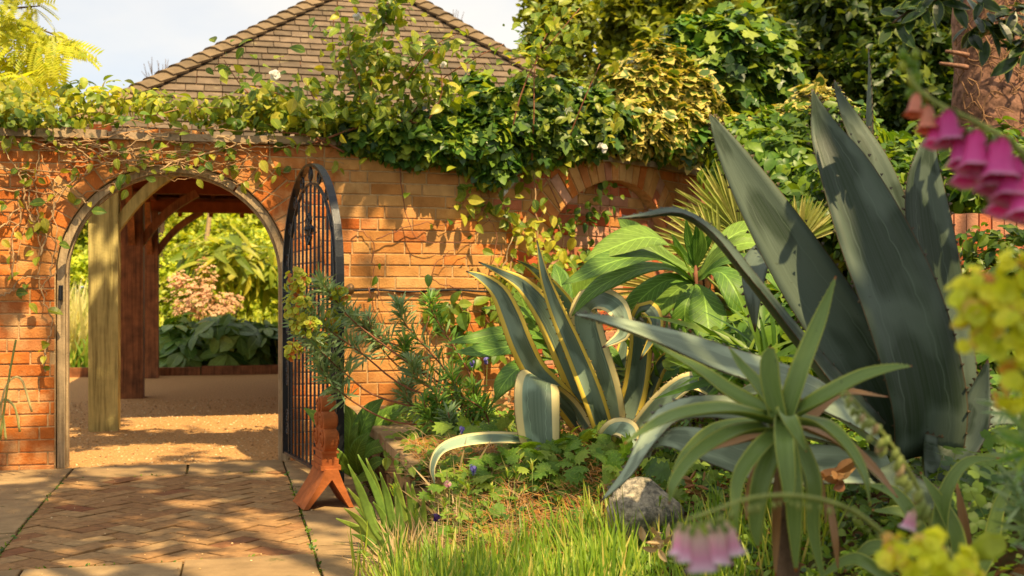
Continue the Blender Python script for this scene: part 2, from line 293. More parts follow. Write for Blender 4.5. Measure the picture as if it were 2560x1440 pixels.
def agavemat(name, body, body2, edge=None, aloe=False):
    m, t, N, Lk = new_mat(name)
    r, pos = rnd(t); uv = N('ShaderNodeUVMap'); sp = N('ShaderNodeSeparateXYZ'); Lk(uv.outputs[0], sp.inputs[0])
    u, v = sp.outputs[0], sp.outputs[1]
    ax = math_(t, 'ABSOLUTE', math_(t, 'SUBTRACT', u, .5))
    mpn = N('ShaderNodeMapping'); mpn.inputs['Scale'].default_value = (38, 2.5, 1); Lk(uv.outputs[0], mpn.inputs[0])
    streak = noise(t, 1.0, 4, mpn.outputs[0])
    col = mixc(t, ramp(t, streak, ((.35, (0,)*3), (.65, (1,)*3))), body, body2)
    mp2 = N('ShaderNodeMapping'); mp2.inputs['Scale'].default_value = (1.3, 4.0, 1); Lk(uv.outputs[0], mp2.inputs[0])
    va = N('ShaderNodeVectorMath'); va.operation = 'ADD'; Lk(mp2.outputs[0], va.inputs[0])
    cx = N('ShaderNodeCombineXYZ'); Lk(math_(t, 'MULTIPLY', r, 30), cx.inputs[0]); Lk(math_(t, 'MULTIPLY', r, 17), cx.inputs[1]); Lk(cx.outputs[0], va.inputs[1])
    bloom = ramp(t, noise(t, 1.1, 2, va.outputs[0], .4), ((.47, (0,)*3), (.54, (1,)*3)))
    if not aloe:                          # waxy bloom in broad zones
        col = mixc(t, math_(t, 'MULTIPLY', bloom, .8), col, tuple(min(1, q * 1.75 + .022) for q in body2))
        # imprint of the neighbouring leaf's toothed margin: a scalloped line
        sc = math_(t, 'MULTIPLY', math_(t, 'ABSOLUTE', math_(t, 'SINE', math_(t, 'MULTIPLY', v, 60))), .022)
        ln = math_(t, 'SUBTRACT', math_(t, 'SUBTRACT', ax, sc), math_(t, 'ADD', math_(t, 'MULTIPLY', v, -.20), .30))
        f = ramp(t, math_(t, 'ABSOLUTE', ln), ((.0, (1,)*3), (.014, (0,)*3)))
        col = mixc(t, math_(t, 'MULTIPLY', f, .5), col, tuple(min(1, q * 2.2 + .03) for q in body2))
    spots = ramp(t, noise(t, 60, 3, pos, .6), ((.68, (0,)*3), (.74, (1,)*3)))
    col = mixc(t, math_(t, 'MULTIPLY', spots, .5), col, (.03, .03, .015))
    if edge:
        e0 = math_(t, 'ADD', ax, math_(t, 'MULTIPLY', math_(t, 'SUBTRACT', noise(t, 1.0, 2, mpn.outputs[0]), .5), .03))
        f = ramp(t, e0, ((edge[1], (0,)*3), (edge[1] + .015, (1,)*3))); col = mixc(t, f, col, edge[0])
    rim = ramp(t, ax, ((.482, (0,)*3), (.492, (1,)*3)))
    if not aloe: col = mixc(t, math_(t, 'MULTIPLY', rim, .8), col, (.10, .06, .025))
    tip = ramp(t, v, ((.965, (0,)*3), (.985, (1,)*3)))
    col = mixc(t, tip, col, (.05, .02, .012) if not aloe else (.40, .13, .03))
    b = N('ShaderNodeBsdfPrincipled'); o = N('ShaderNodeOutputMaterial')
    b.inputs['Roughness'].default_value = .5 if not aloe else .38; b.inputs['Specular IOR Level'].default_value = .45
    Lk(col, b.inputs['Base Color'])
    bp = N('ShaderNodeBump'); bp.inputs['Strength'].default_value = .25; bp.inputs['Distance'].default_value = .004
    Lk(streak, bp.inputs['Height']); Lk(bp.outputs[0], b.inputs['Normal'])
    tr = N('ShaderNodeBsdfTranslucent'); ms = N('ShaderNodeMixShader'); ms.inputs[0].default_value = .08 if not aloe else .2
    Lk(col, tr.inputs[0]); Lk(b.outputs[0], ms.inputs[1]); Lk(tr.outputs[0], ms.inputs[2]); Lk(ms.outputs[0], o.inputs[0])
    return m
def petalmat(name, stops, trans=.35):
    m, t, N, Lk = new_mat(name); r, pos = rnd(t); uv = N('ShaderNodeUVMap'); sp = N('ShaderNodeSeparateXYZ'); Lk(uv.outputs[0], sp.inputs[0])
    col = mixc(t, 1.0, ramp(t, sp.outputs[1], stops), ramp(t, r, ((0, (.82,)*3), (1, (1.1,)*3))), 'MULTIPLY')
    b = N('ShaderNodeBsdfPrincipled'); o = N('ShaderNodeOutputMaterial'); b.inputs['Roughness'].default_value = .5; Lk(col, b.inputs['Base Color'])
    tr = N('ShaderNodeBsdfTranslucent'); ms = N('ShaderNodeMixShader'); ms.inputs[0].default_value = trans; Lk(col, tr.inputs[0])
    Lk(b.outputs[0], ms.inputs[1]); Lk(tr.outputs[0], ms.inputs[2]); Lk(ms.outputs[0], o.inputs[0]); return m
M['magenta'] = petalmat('magenta_petal', ((0, (.80, .12, .26)), (.25, (.92, .08, .42)), (.85, (.92, .14, .52)), (1, (.96, .55, .74))), .45)
M['palepink'] = petalmat('pale_pink_petal', ((0, (.86, .66, .40)), (.3, (.95, .66, .60)), (.7, (.92, .42, .62)), (.9, (.96, .66, .80)), (1, (.95, .86, .88))), .45)
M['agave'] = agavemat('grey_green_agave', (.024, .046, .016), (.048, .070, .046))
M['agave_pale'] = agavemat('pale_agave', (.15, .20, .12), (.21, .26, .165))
M['agave_v'] = agavemat('variegated_agave', (.070, .118, .070), (.115, .165, .115), ((.80, .58, .08), .30))
M['agave_w'] = agavemat('variegated_agave_cream', (.12, .18, .11), (.17, .235, .155), ((.82, .68, .30), .31))
M['aloe'] = agavemat('aloe_green', (.15, .24, .045), (.23, .33, .075), ((.42, .48, .08), .42), True)
M['aloe_dry'] = agavemat('aloe_dry', (.36, .22, .10), (.42, .20, .06), None, True)

# ================================================================== ground
def sheet(name, pts, z, mat, parent=None, kind='structure'):
    mb = MB(); mb.add([(p[0], p[1], z) for p in pts], [tuple(range(len(pts)))]); o = mb.build(name, mat, parent)
    o['kind'] = kind; return o
sheet('ground', [(-400, -60), (400, -60), (400, 700), (-400, 700)], -0.05, M['earth'])
def wq(t, n): q = W(t, n); return (q.x, q.y)
sheet('gravel_floor', [wq(-8, NW + .0), wq(7, NW + .0), wq(7, NW + 8.0), wq(-8, NW + 8.0)], 0.0, M['gravel'])
path = sheet('path', [wq(-4.5, 1.0), wq(.76, 1.0), wq(.76, NW + .05), wq(-4.5, NW + .05)], -0.010, M['joint'])

def clip_poly(poly, axis, val, keep_less):
    out = []
    for i in range(len(poly)):
        a, b = poly[i], poly[(i + 1) % len(poly)]
        ia = (a[axis] <= val) == keep_less; ib = (b[axis] <= val) == keep_less
        if ia: out.append(a)
        if ia != ib:
            t = (val - a[axis]) / (b[axis] - a[axis]); out.append((a[0] + (b[0]-a[0])*t, a[1] + (b[1]-a[1])*t))
    return out
def area(p): return abs(sum(p[i][0]*p[(i+1) % len(p)][1] - p[(i+1) % len(p)][0]*p[i][1] for i in range(len(p)))) / 2
def poly_block(poly, ztop, thick, bev, name, mat, parent, tilt=.0):
    cx = sum(p[0] for p in poly) / len(poly); cy = sum(p[1] for p in poly) / len(poly); n = len(poly)
    rr = max(math.hypot(p[0]-cx, p[1]-cy) for p in poly); k = 1 - bev / rr * 1.4
    tx, ty = random.uniform(-tilt, tilt), random.uniform(-tilt, tilt)
    v = []
    for (q, z) in ((1, ztop - thick), (1, ztop - bev * .7), (k, ztop)):
        for p in poly:
            a, b = cx + (p[0]-cx)*q, cy + (p[1]-cy)*q
            w = W(a, b); v.append(Vector((w.x, w.y, z + (p[0]-cx)*tx + (p[1]-cy)*ty)))
    f = [tuple(range(2*n, 3*n))]
    for l in (0, 1):
        for i in range(n): f.append((l*n+i, l*n+(i+1) % n, (l+1)*n+(i+1) % n, (l+1)*n+i))
    mb = MB(); mb.add(v, f)
    c = W(cx, cy, ztop); o = mb.build(name, mat, None); me = o.data
    for vv in me.vertices: vv.co -= c
    o.parent = parent; o.location = c - base_of(parent); return o
T0, T1, N0, N1 = -.886, .351, 4.79, 7.06
def herringbone():
    w, g = .106, .0046; k = math.sqrt(.5)
    for i in range(-40, 60):
        for j in range(-40, 60):
            d = (i - j) % 4
            if d == 0: r = (i, j, i + 2, j + 1)
            elif d == 3: r = (i, j, i + 1, j + 2)
            else: continue
            x0, y0, x1, y1 = r[0]*w+g, r[1]*w+g, r[2]*w-g, r[3]*w-g
            poly = [((x - y) * k - .3, (x + y) * k + 5.9) for x, y in ((x0, y0), (x1, y0), (x1, y1), (x0, y1))]
            for ax, val, less in ((0, T0 + .002, False), (0, T1 - .002, True), (1, N0 + .002, False), (1, N1 - .002, True)):
                poly = clip_poly(poly, ax, val, less)
                if len(poly) < 3: break
            if len(poly) < 3 or area(poly) < .0012: continue
            poly_block(poly, .001 + random.uniform(-.003, .004), .03, .003, 'brick', M['paver'], path, .014)
herringbone()
def slab(t0, t1, n0, n1):
    g = .006; q = lambda: random.uniform(-.006, .006)
    pts = []
    for a, b in ((t0+g, n0+g), ((t0+t1)/2, n0+g), (t1-g, n0+g), (t1-g, (n0+n1)/2), (t1-g, n1-g), ((t0+t1)/2, n1-g), (t0+g, n1-g), (t0+g, (n0+n1)/2)):
        pts.append((a + q()*.6, b + q()*.6))
    poly_block(pts, .004 + random.uniform(-.003, .003), .04, .004, 'paving_slab', M['slab'], path, .004)
for a, b in ((-1.75, -.886), (-.886, -.22), (-.22, .351), (.351, .76)): slab(a, b, N1, NW - .01 if a < -.9 else NW + .04)
for n0, n1 in ((6.42, N1), (5.5, 6.42), (4.79, 5.5)): slab(-1.55, -.886, n0, n1); slab(-2.3, -1.55, n0 + .2, n1 + .2)
for n0, n1 in ((6.45, N1), (5.72, 6.45), (4.93, 5.72), (4.2, 4.93), (3.4, 4.2), (2.6, 3.4)): slab(.351, .755, n0, n1)
for n0, n1, cuts in ((4.28, 4.79, (-1.55, -.75, -.16, .351)), (3.7, 4.28, (-1.55, -.9, -.3, .351)), (3.0, 3.7, (-1.55, -.7, .1, .351)), (2.3, 3.0, (-1.5, -.9, -.2, .351))):
    for a, b in zip(cuts, cuts[1:]): slab(a, b, n0, n1)

# ================================================================== the curved brick wall
Q0 = wt(900); KAP = .27; PH1 = R(78)
P0 = W(Q0, NW); QE = Q0 + (PH1 - TH) / KAP
def wall_pt(q, d, z):
    """q along the wall, d into it, z up"""
    if q <= Q0: return W(q, NW + d, z)
    ph = min(TH + KAP * (q - Q0), PH1)
    p = Vector((P0.x + (math.sin(ph) - math.sin(TH)) / KAP, P0.y + (math.cos(TH) - math.cos(ph)) / KAP, z))
    if q > QE: p += Vector((math.cos(PH1), math.sin(PH1), 0)) * (q - QE)
    return p + Vector((-math.sin(ph), math.cos(ph), 0)) * d
def wall_px(q, z, d=0):
    p = wall_pt(q, d, z); return 1280 + p.x / p.y * F, HZ - (z - CZ) / p.y * F
def q_at(px, d=0):
    a, b = -2.5, 5.2
    for _ in range(40):
        m = (a + b) / 2
        if wall_px(m, 1, d)[0] < px: a = m
        else: b = m
    return a
QG = (q_at(141) + q_at(722)) / 2; RG = .690; ZG = 1.155          # gateway arch
QN = q_at(1548); RN = .78; ZN = 1.08                              # blind arch
RING = .215; QA, QB = -2.2, 5.6; CH = .075; ZB = -.045; ROWS = 27
ZTOP = ZB + CH * ROWS
def half(z, r, zs):
    if z <= zs: return r
    return math.sqrt(max(0, r*r - (z-zs)**2))
wall = thing('brick_garden_wall', 'curving orange brick garden wall with a gateway arch and a blind arch', 'wall', wall_pt(Q0, 0, 0))
def strip(us, zlo, zhi, d, mb, flip=False):
    """columns between zlo(u) and zhi(u)"""
    for a, b in zip(us, us[1:]):
        za0, zb0, za1, zb1 = zlo(a + 1e-6), zlo(b - 1e-6), zhi(a + 1e-6), zhi(b - 1e-6)
        if za1 - za0 < 1e-4 and zb1 - zb0 < 1e-4: continue
        mb.add([wall_pt(a, d, za0), wall_pt(b, d, zb0), wall_pt(b, d, zb1), wall_pt(a, d, za1)], [(0, 1, 2, 3) if not flip else (3, 2, 1, 0)])
us = sorted(set([QA + i * .04 for i in range(int((QB - QA) / .04) + 1)] + [QG + RG * math.cos(a * math.pi / 40) for a in range(41)] + [QN + RN * math.cos(a * math.pi / 40) for a in range(41)]))
mb = MB()
low = lambda u: 0 if abs(u - QG) >= RG else ZG + math.sqrt(max(0, RG**2 - (u - QG)**2))
def low_front(u):
    if abs(u - QN) < RN: return ZN + math.sqrt(max(0, RN**2 - (u - QN)**2))
    return low(u)
def sub0(u): return -.02 if low_front(u) == 0 else low_front(u)
strip(us, sub0, lambda u: ZTOP, .006, mb)
strip(us, lambda u: -.02 if low(u) == 0 else low(u), lambda u: ZTOP, .33, mb, True)
nus = [QN + RN * math.cos(a * math.pi / 40) for a in range(40, -1, -1)]
strip(nus, lambda u: -.02, lambda u: ZN + math.sqrt(max(0, RN**2 - (u - QN)**2)), .098, mb)
def arch_soffit(qc, r, zs, d0, d1, mb):
    pts = [(qc - r, -.02), (qc - r, zs)] + [(qc - r * math.cos(a * math.pi / 36), zs + r * math.sin(a * math.pi / 36)) for a in range(1, 36)] + [(qc + r, zs), (qc + r, -.02)]
    for (a, za), (b, zb) in zip(pts, pts[1:]):
        mb.add([wall_pt(a, d0, za), wall_pt(b, d0, zb), wall_pt(b, d1, zb), wall_pt(a, d1, za)], [(3, 2, 1, 0)])
arch_soffit(QG, RG, ZG, .006, .33, mb); arch_soffit(QN, RN, ZN, .006, .098, mb)
mb.build('mortar', M['mortar'], wall)
def brick_quad(c4, d=0.0, depth=.055, bev=.004, proud=None):
    """four corners (q,z) -> bevelled block facing the camera side; returns verts, faces"""
    pr = random.uniform(-.002, .0045) if proud is None else proud
    cq = sum(p[0] for p in c4) / 4; cz = sum(p[1] for p in c4) / 4
    v = [wall_pt(q, d + depth, z) for q, z in c4] + [wall_pt(q, d - pr + bev * .8, z) for q, z in c4]
    tq = random.uniform(-.0015, .0015)
    for q, z in c4:
        sx = 1 if q > cq else -1; sz = 1 if z > cz else -1
        v.append(wall_pt(q - sx * min(bev, abs(q-cq)*.5), d - pr + tq * sx, z - sz * min(bev, abs(z-cz)*.5)))
    f = [(8, 9, 10, 11)] + [(i, (i+1) % 4, 4+(i+1) % 4, 4+i) for i in range(4)] + [(4+i, 4+(i+1) % 4, 8+(i+1) % 4, 8+i) for i in range(4)]
    return v, f
todo = []                                 # (distance, verts, faces, material key)
def wmat(q, z, niche=False):
    if niche: return 'brick_pink' if random.random() < .8 else 'brick_tan'
    x = (q - (QG + .8)) / .35
    if z > 1.86: return 'brick'
    if q > Q0 + .95: return random.choice(('brick', 'brick_pink')) if random.random() < (.6 if z > 1.5 else .35) else 'brick_tan'
    return 'brick_tan' if random.random() < smooth(x) * .95 else 'brick'
def rows(qa, qb, d, blocks, niche=None):
    for k in range(ROWS):
        z0 = ZB + CH * k + .004; z1 = z0 + CH - .008
        if niche and z0 > ZN + RN: break
        q = qa - random.choice((.0, .11, .16, .05)) - (k % 2) * .1125; cyc = random.randrange(3)
        while q < qb:
            ln = .215 if cyc % (4 if k % 3 else 2) else .1025; cyc += 1
            if random.random() < .05: ln = .15
            a, b = q + random.uniform(-.001, .001), q + ln; q = b + .010
            segs = [[a, b, a, b]]          # bottom a,b ; top a,b
            for (qc, r, zs, ring) in blocks:
                mid = (z0 + z1) / 2
                ro = r + (ring if mid > zs else 0)
                if mid - zs > ro: continue
                h0 = half(max(z0, zs) if mid > zs else z0, ro, zs) + .006; h1 = half(z1, ro, zs) + .006
                if niche:
                    h0, h1 = half(z0, r, zs), half(z1, r, zs)
                out = []
                for s in segs:
                    if niche:              # keep what is inside
                        t = [max(s[0], qc-h0), min(s[1], qc+h0), max(s[2], qc-h1), min(s[3], qc+h1)]
                        out.append(t)
                    else:
                        out.append([s[0], min(s[1], qc-h0), s[2], min(s[3], qc-h1)]); out.append([max(s[0], qc+h0), s[1], max(s[2], qc+h1), s[3]])
                segs = [t for t in out if t[1] - t[0] > .018 or t[3] - t[2] > .018]
                for t in segs:
                    if t[1] < t[0]: t[0] = t[1] = (t[2] + t[3]) / 2 if not niche else t[0]
                    if t[3] < t[2]:
                        m_ = min(max((t[2] + t[3]) / 2, t[0]), t[1]); t[2] = t[3] = m_
            for t in segs:
                if t[1] - t[0] > 4: continue
                c4 = [(t[0], z0), (t[1], z0), (t[3], z1), (t[2], z1)]
                v, f = brick_quad(c4, d)
                ctr = sum(v, Vector()) / len(v)
                todo.append((ctr.y, v, f, wmat((t[0]+t[1])/2, z0, niche)))
rows(QA, QB, 0, [(QG, RG, ZG, RING), (QN, RN, ZN, RING)])
rows(QN - RN, QN + RN, .092, [(QN, RN, ZN, 0)], niche=True)
def emit_parts(todo, name, parent, limit=300):
    todo.sort(key=lambda t: t[0]); base = base_of(parent)
    for y, v, f, mk in todo[:limit]:
        c = v[0]; mb = MB(); mb.add([q - c for q in v], f)
        me = bpy.data.meshes.new(name); me.from_pydata([tuple(q) for q in mb.v], [], mb.f)
        link(name, me, M[mk], parent, c - base)
    rest = {}
    for y, v, f, mk in todo[limit:]: rest.setdefault(mk, MB()).add(v, f)
    mats = list(rest)
    if mats:                               # the rest joined as ONE mesh with several materials
        mb = MB(); idx = []
        for k, m_ in enumerate(mats): mb.add(rest[m_].v, rest[m_].f); idx += [k] * len(rest[m_].f)
        o = mb.build(name, M[mats[0]], parent, stuff=True)
        for m_ in mats[1:]: o.data.materials.append(M[m_])
        o.data.polygons.foreach_set('material_index', idx); o.data.update()
# keep to what the picture can show, nearest the camera first
vis = [t for t in todo if t[1][0].z > -.06]
emit_parts(vis, 'brick', wall, 300)
def ring_bricks(qc, r, zs, ring, a0, a1, key):
    n = int((a1 - a0) * (r + ring / 2) / .082); out = []
    for i in range(n):
        b0 = a0 + (a1 - a0) * i / n; b1 = a0 + (a1 - a0) * (i + 1) / n; g = .005
        cuts = [(r + .002, r + ring)] if random.random() < .62 else [(r + .002, r + ring / 2 - .004), (r + ring / 2 + .004, r + ring)]
        for r0, r1 in cuts:
            c4 = []
            for rr, bb in ((r0, b0), (r0, b1), (r1, b1), (r1, b0)):
                bb = bb + (g / rr if bb == b0 else -g / rr)
                c4.append((qc - rr * math.cos(bb), zs + rr * math.sin(bb)))
            # generic quad: inset towards its centre
            cq = sum(p[0] for p in c4)/4; cz = sum(p[1] for p in c4)/4; pr = random.uniform(0, .005)
            v = [wall_pt(q, .055, z) for q, z in c4] + [wall_pt(q, -pr + .003, z) for q, z in c4] + [wall_pt(cq + (q-cq)*.93, -pr, cz + (z-cz)*.93) for q, z in c4]
            f = [(8, 9, 10, 11)] + [(k, (k+1) % 4, 4+(k+1) % 4, 4+k) for k in range(4)] + [(4+k, 4+(k+1) % 4, 8+(k+1) % 4, 8+k) for k in range(4)]
            out.append((v[0].y, v, f, random.choice(key)))
    return out
emit_parts(ring_bricks(QG, RG, ZG, RING, 0, math.pi, ['brick'] * 5 + ['brick_tan']), 'arch_brick', wall)
emit_parts(ring_bricks(QN, RN, ZN, RING, 0, math.pi, ['brick', 'brick_tan', 'brick_tan', 'brick_pink']), 'arch_brick', wall)
# coping stones
q = QA
while q < QB:
    ln = random.uniform(.42, .62); e = min(q + ln, QB); mb = MB(); m_ = 4; up = random.uniform(.045, .056)
    for i in range(m_):
        a, b = q + .004 + (e - q - .008) * i / m_, q + .004 + (e - q - .008) * (i + 1) / m_
        o = -.045 + random.uniform(-.004, .004)
        vs = [wall_pt(a, o, ZTOP + .002), wall_pt(b, o, ZTOP + .002), wall_pt(b, .37, ZTOP + .002), wall_pt(a, .37, ZTOP + .002),
              wall_pt(a, o + .004, ZTOP + up), wall_pt(b, o + .004, ZTOP + up), wall_pt(b, .366, ZTOP + up + .008), wall_pt(a, .366, ZTOP + up + .008)]
        mb.add(vs, ((0,3,2,1),(4,5,6,7),(0,1,5,4),(2,3,7,6)) + (((3,0,4,7),) if i == 0 else ()) + (((1,2,6,5),) if i == m_-1 else ()))
    mb.build('coping_stone', M['coping'], wall); q = e
# low dark wall line: lead strip near the ground and the cable above
mb = MB(); mb.tube([wall_pt(q_at(880 + 25 * i), -.018 - .004 * math.sin(i), 1.068 + .006 * math.sin(i * .8)) for i in range(0, 26)], .0075, 6)
o = mb.build('wall_cable', M['cable'], smooth_=True); o['label'] = 'thin black cable clipped level along the brick wall right of the gate'; o['category'] = 'cable'
for k in range(4):
    mb = MB(); p = wall_pt(q_at(930 + 150 * k), -.012, 1.069); mb.box((p.x - .014, p.y - .008, p.z - .006), (p.x + .014, p.y + .01, p.z + .016))
    mb.build('cable_clip', M['hose'], o)

# ------------------------------------------------------------------ timber door frame
frame = thing('door_frame', 'weathered timber arched door frame set inside the brick gateway', 'door frame', wall_pt(QG, 0, 0))
def arc_piece(r0, r1, a0, a1, d0, d1, n=16, qc=None, zs=None):
    mb = MB(); vs = []
    for i in range(n + 1):
        a = a0 + (a1 - a0) * i / n
        for r, d in ((r0, d0), (r1, d0), (r1, d1), (r0, d1)): vs.append(wall_pt(QG - r * math.cos(a), d, ZG + r * math.sin(a)))
    fs = [(0, 1, 2, 3), (n*4+3, n*4+2, n*4+1, n*4)]
    for i in range(n):
        for k in range(4): fs.append((i*4+k, (i+1)*4+k, (i+1)*4+(k+1) % 4, i*4+(k+1) % 4))
    mb.add(vs, fs); return mb
for a, b in ((0.02, .98), (1.0, 2.14), (2.16, math.pi - .02)): arc_piece(.638, .683, a, b, .022, .12).build('arch_member', M['timber'], frame)
for a, b in ((0.02, 1.5), (1.52, math.pi - .02)): arc_piece(.624, .6375, a, b, .06, .12).build('door_stop', M['timber'], frame)
for s in (-1, 1):
    mb = MB(); a, b = sorted((QG + s * .638, QG + s * .683))
    mb.add([wall_pt(u, d, z) for z in (0.002, ZG + .012) for u, d in ((a, .022), (b, .022), (b, .12), (a, .12))], ((3,2,1,0),(4,5,6,7),(0,1,5,4),(1,2,6,5),(2,3,7,6),(3,0,4,7)))
    jamb = mb.build('jamb', M['timber'], frame)
    mb = MB(); a, b = sorted((QG + s * .624, QG + s * .6375))
    mb.add([wall_pt(u, d, z) for z in (0.002, ZG + .012) for u, d in ((a, .06), (b, .06), (b, .12), (a, .12))], ((3,2,1,0),(4,5,6,7),(0,1,5,4),(1,2,6,5),(2,3,7,6),(3,0,4,7)))
    mb.build('door_stop', M['timber'], frame)
    if s < 0:
        mb = MB(); mb.add([wall_pt(QG - .660 + u, d, z) for z in (1.01, 1.10) for u, d in ((-.012, .004), (.012, .004), (.012, .022), (-.012, .022))], ((3,2,1,0),(4,5,6,7),(0,1,5,4),(1,2,6,5),(2,3,7,6),(3,0,4,7)))
        mb.tube([wall_pt(QG - .660, -.012, 1.015), wall_pt(QG - .660, -.012, 1.095)], .009, 8)
        mb.build('latch_keep', M['iron'], frame)

# ------------------------------------------------------------------ iron gate
HG = wall_pt(QG + .66, -.025, 0); gd = (P(855, 1000, 6.10) - HG); gd.z = 0; gd.normalize(); gn = Vector((gd.y, -gd.x, 0))
WG = 1.30; RO = WG / 2 - .02; ZS = 1.155
def GP(a, z, o=0.0): return HG + gd * a + gn * o + Vector((0, 0, z))
gate = thing('iron_gate', 'black wrought iron arched gate standing open towards the path', 'gate', HG)
def flat_arch(cx, r, zb, w, t, zs, n=22):
    pts = [(cx - r, zb), (cx - r, zs)] + [(cx - r * math.cos(math.pi * i / n), zs + r * math.sin(math.pi * i / n)) for i in range(1, n)] + [(cx + r, zs), (cx + r, zb)]
    mb = MB(); vs = []
    for i, (a, z) in enumerate(pts):
        a0, z0 = pts[max(0, i-1)]; a1, z1 = pts[min(len(pts)-1, i+1)]; dx, dz = a1-a0, z1-z0; l = math.hypot(dx, dz); nx, nz = -dz/l, dx/l
        for u, o in ((-t/2, -w/2), (t/2, -w/2), (t/2, w/2), (-t/2, w/2)): vs.append(GP(a + nx*u, z + nz*u, o))
    m_ = len(pts); fs = [(0, 1, 2, 3), ((m_-1)*4+3, (m_-1)*4+2, (m_-1)*4+1, (m_-1)*4)]
    for i in range(m_-1):
        for k in range(4): fs.append((i*4+k, (i+1)*4+k, (i+1)*4+(k+1) % 4, i*4+(k+1) % 4))
    mb.add(vs, fs); return mb
flat_arch(WG/2, RO, .06, .042, .016, ZS).build('outer_rim', M['iron'], gate)
flat_arch(WG/2, RO - .105, .06, .016, .012, ZS).build('inner_rim', M['iron'], gate)
for k in range(11):
    a = WG/2 + (k - 5) * .0935; dx = abs(a - WG/2); top = ZS + (math.sqrt((RO-.105)**2 - dx*dx) if dx < RO-.105 else 0)
    if k == 5: top = ZS + RO
    mb = MB(); mb.tube([GP(a, .07), GP(a, top - .004)], .0075, 6); mb.build('bar', M['iron'], gate)
mb = MB(); mb.bar(GP(.03, .065), GP(WG-.03, .065), .03, .014); mb.build('bottom_rail', M['iron'], gate)
mb = MB(); mb.bar(GP(.12, 1.14), GP(WG-.12, 1.14), .022, .010); mb.build('middle_rail', M['brass'], gate)
for i in range(9):                        # rings between the two rims
    a = math.pi * (i + .5) / 9; r = RO - .052; c = (WG/2 - r * math.cos(a), ZS + r * math.sin(a)); mb = MB()
    mb.torus(GP(*c), gd, (0, 0, 1), .034, .007, 14, 5); mb.torus(GP(c[0] + .004, c[1] - .004), gd, (0, 0, 1), .014, .006, 10, 5); mb.build('scroll_ring', M['iron'], gate, True)
for s in (0, 1):
    for z in (.22, .30, .52, .60, .84, .92):
        a = .072 if s == 0 else WG - .072; mb = MB(); mb.torus(GP(a, z), gd, (0, 0, 1), .034, .007, 14, 5); mb.torus(GP(a, z), gd, (0, 0, 1), .013, .006, 10, 5)
        mb.build('scroll_ring', M['iron'], gate, True)
mb = MB()                                  # rosette
for k in range(8):
    a = k * math.pi / 4; r = .052; mb.torus(GP(WG/2 + r*math.cos(a), 1.42 + 1.25 * r*math.sin(a), .012), gd, (0, 0, 1), .022, .008, 10, 5)
mb.torus(GP(WG/2, 1.42, .012), gd, (0, 0, 1), .03, .012, 12, 6); mb.tube([GP(WG/2, 1.42, -.012), GP(WG/2, 1.42, .035)], [.022, .012], 8)
mb.build('rosette', M['iron'], gate, True)
mb = MB(); mb.tube([GP(WG - .02, 1.075, o) for o in (-.075, -.072, -.06, -.045, -.03, .0, .03, .045, .06, .072, .075)], [.006, .022, .032, .028, .012, .01, .012, .028, .032, .022, .006], 12)
mb.build('door_knob', M['brass'], gate, True)
mb = MB()
for z in (.3, 1.0): mb.tube([GP(-.012, z-.05), GP(-.012, z+.05)], .012, 8); mb.bar(GP(-.012, z), GP(.03, z), .03, .02)
mb.build('hinge', M['iron'], gate)

# ------------------------------------------------------------------ terracotta finial
fin = P(815, 1262, 5.84); fin.z = .005
finial = thing('ridge_finial', 'terracotta scrolled ridge tile finial standing on the slab by the iron gate', 'ornament', fin)
ax = Vector((-.36, .93, 0)).normalized(); px_ = Vector((.93, .36, 0)).normalized(); UZ = Vector((0, 0, 1))
def FP(l, w, z): return fin + ax * l + px_ * w + UZ * z
mb = MB()                                   # saddle: inverted V with thickness, feet flared
prof = [(-.140, .0), (-.115, .0), (-.0, .140), (.085, .0), (.108, .0), (.058, .115), (.03, .19), (-.03, .19), (-.066, .115)]
vs = [FP(l, w * 1.0, z) for l in (-.14, .14) for w, z in prof]
mb.add(vs, [(0,1,2,8), (2,3,4,5), (8,2,7), (7,2,6), (6,2,5)] + [(9+8,9+2,9+1,9+0), (9+5,9+4,9+3,9+2), (9+7,9+2,9+8), (9+6,9+2,9+7), (9+5,9+2,9+6)] + [(i, 9+i, 9+(i+1) % 9, (i+1) % 9) for i in range(9)])
mb.build('saddle', M['terra'], finial)
mb = MB()
for z0, z1, lw, ww in ((.182, .205, .115, .05), (.205, .235, .10, .042), (.235, .262, .085, .036), (.262, .275, .098, .044)):
    vs = [FP(l, w, z) for z in (z0, z1 - .001) for l, w in ((-lw, -ww), (lw, -ww), (lw, ww), (-lw, ww))]
    mb.add(vs, ((0,3,2,1),(4,5,6,7),(0,1,5,4),(1,2,6,5),(2,3,7,6),(3,0,4,7)))
mb.build('collar', M['terra'], finial)
mb = MB(); lobes = [(0, .49, .05), (-.052, .415, .05), (.052, .415, .05), (-.068, .328, .062), (.068, .328, .062), (0, .40, .055), (0, .31, .05)]
for l, z, r in lobes:
    n = 20; w = .03 + random.uniform(-.001, .001)
    vs = [FP(l + rr * r * math.cos(2*math.pi*i/n), ww, z + rr * r * math.sin(2*math.pi*i/n)) for ww, rr in ((-w - .004, .86), (-w, 1), (w, 1), (w + .004, .86)) for i in range(n)]
    mb.add(vs, [tuple(range(n)), tuple(range(3*n, 4*n))[::-1]] + [(k*n+i, (k+1)*n+i, (k+1)*n+(i+1) % n, k*n+(i+1) % n) for k in range(3) for i in range(n)])
mb.build('ornament', M['terra'], finial, False)
for l, z, r in lobes[:5]:
    for sgn in (-1, 1):
        mb = MB(); pts = []
        for i in range(26):
            a = i / 25 * 3.4 * math.pi; rr = r * (.74 - .6 * i / 25); pts.append(FP(l + rr * math.cos(a), sgn * .037, z + rr * math.sin(a)))
        mb.tube(pts, .0065, 5); mb.build('scroll', M['terra'], finial, True)

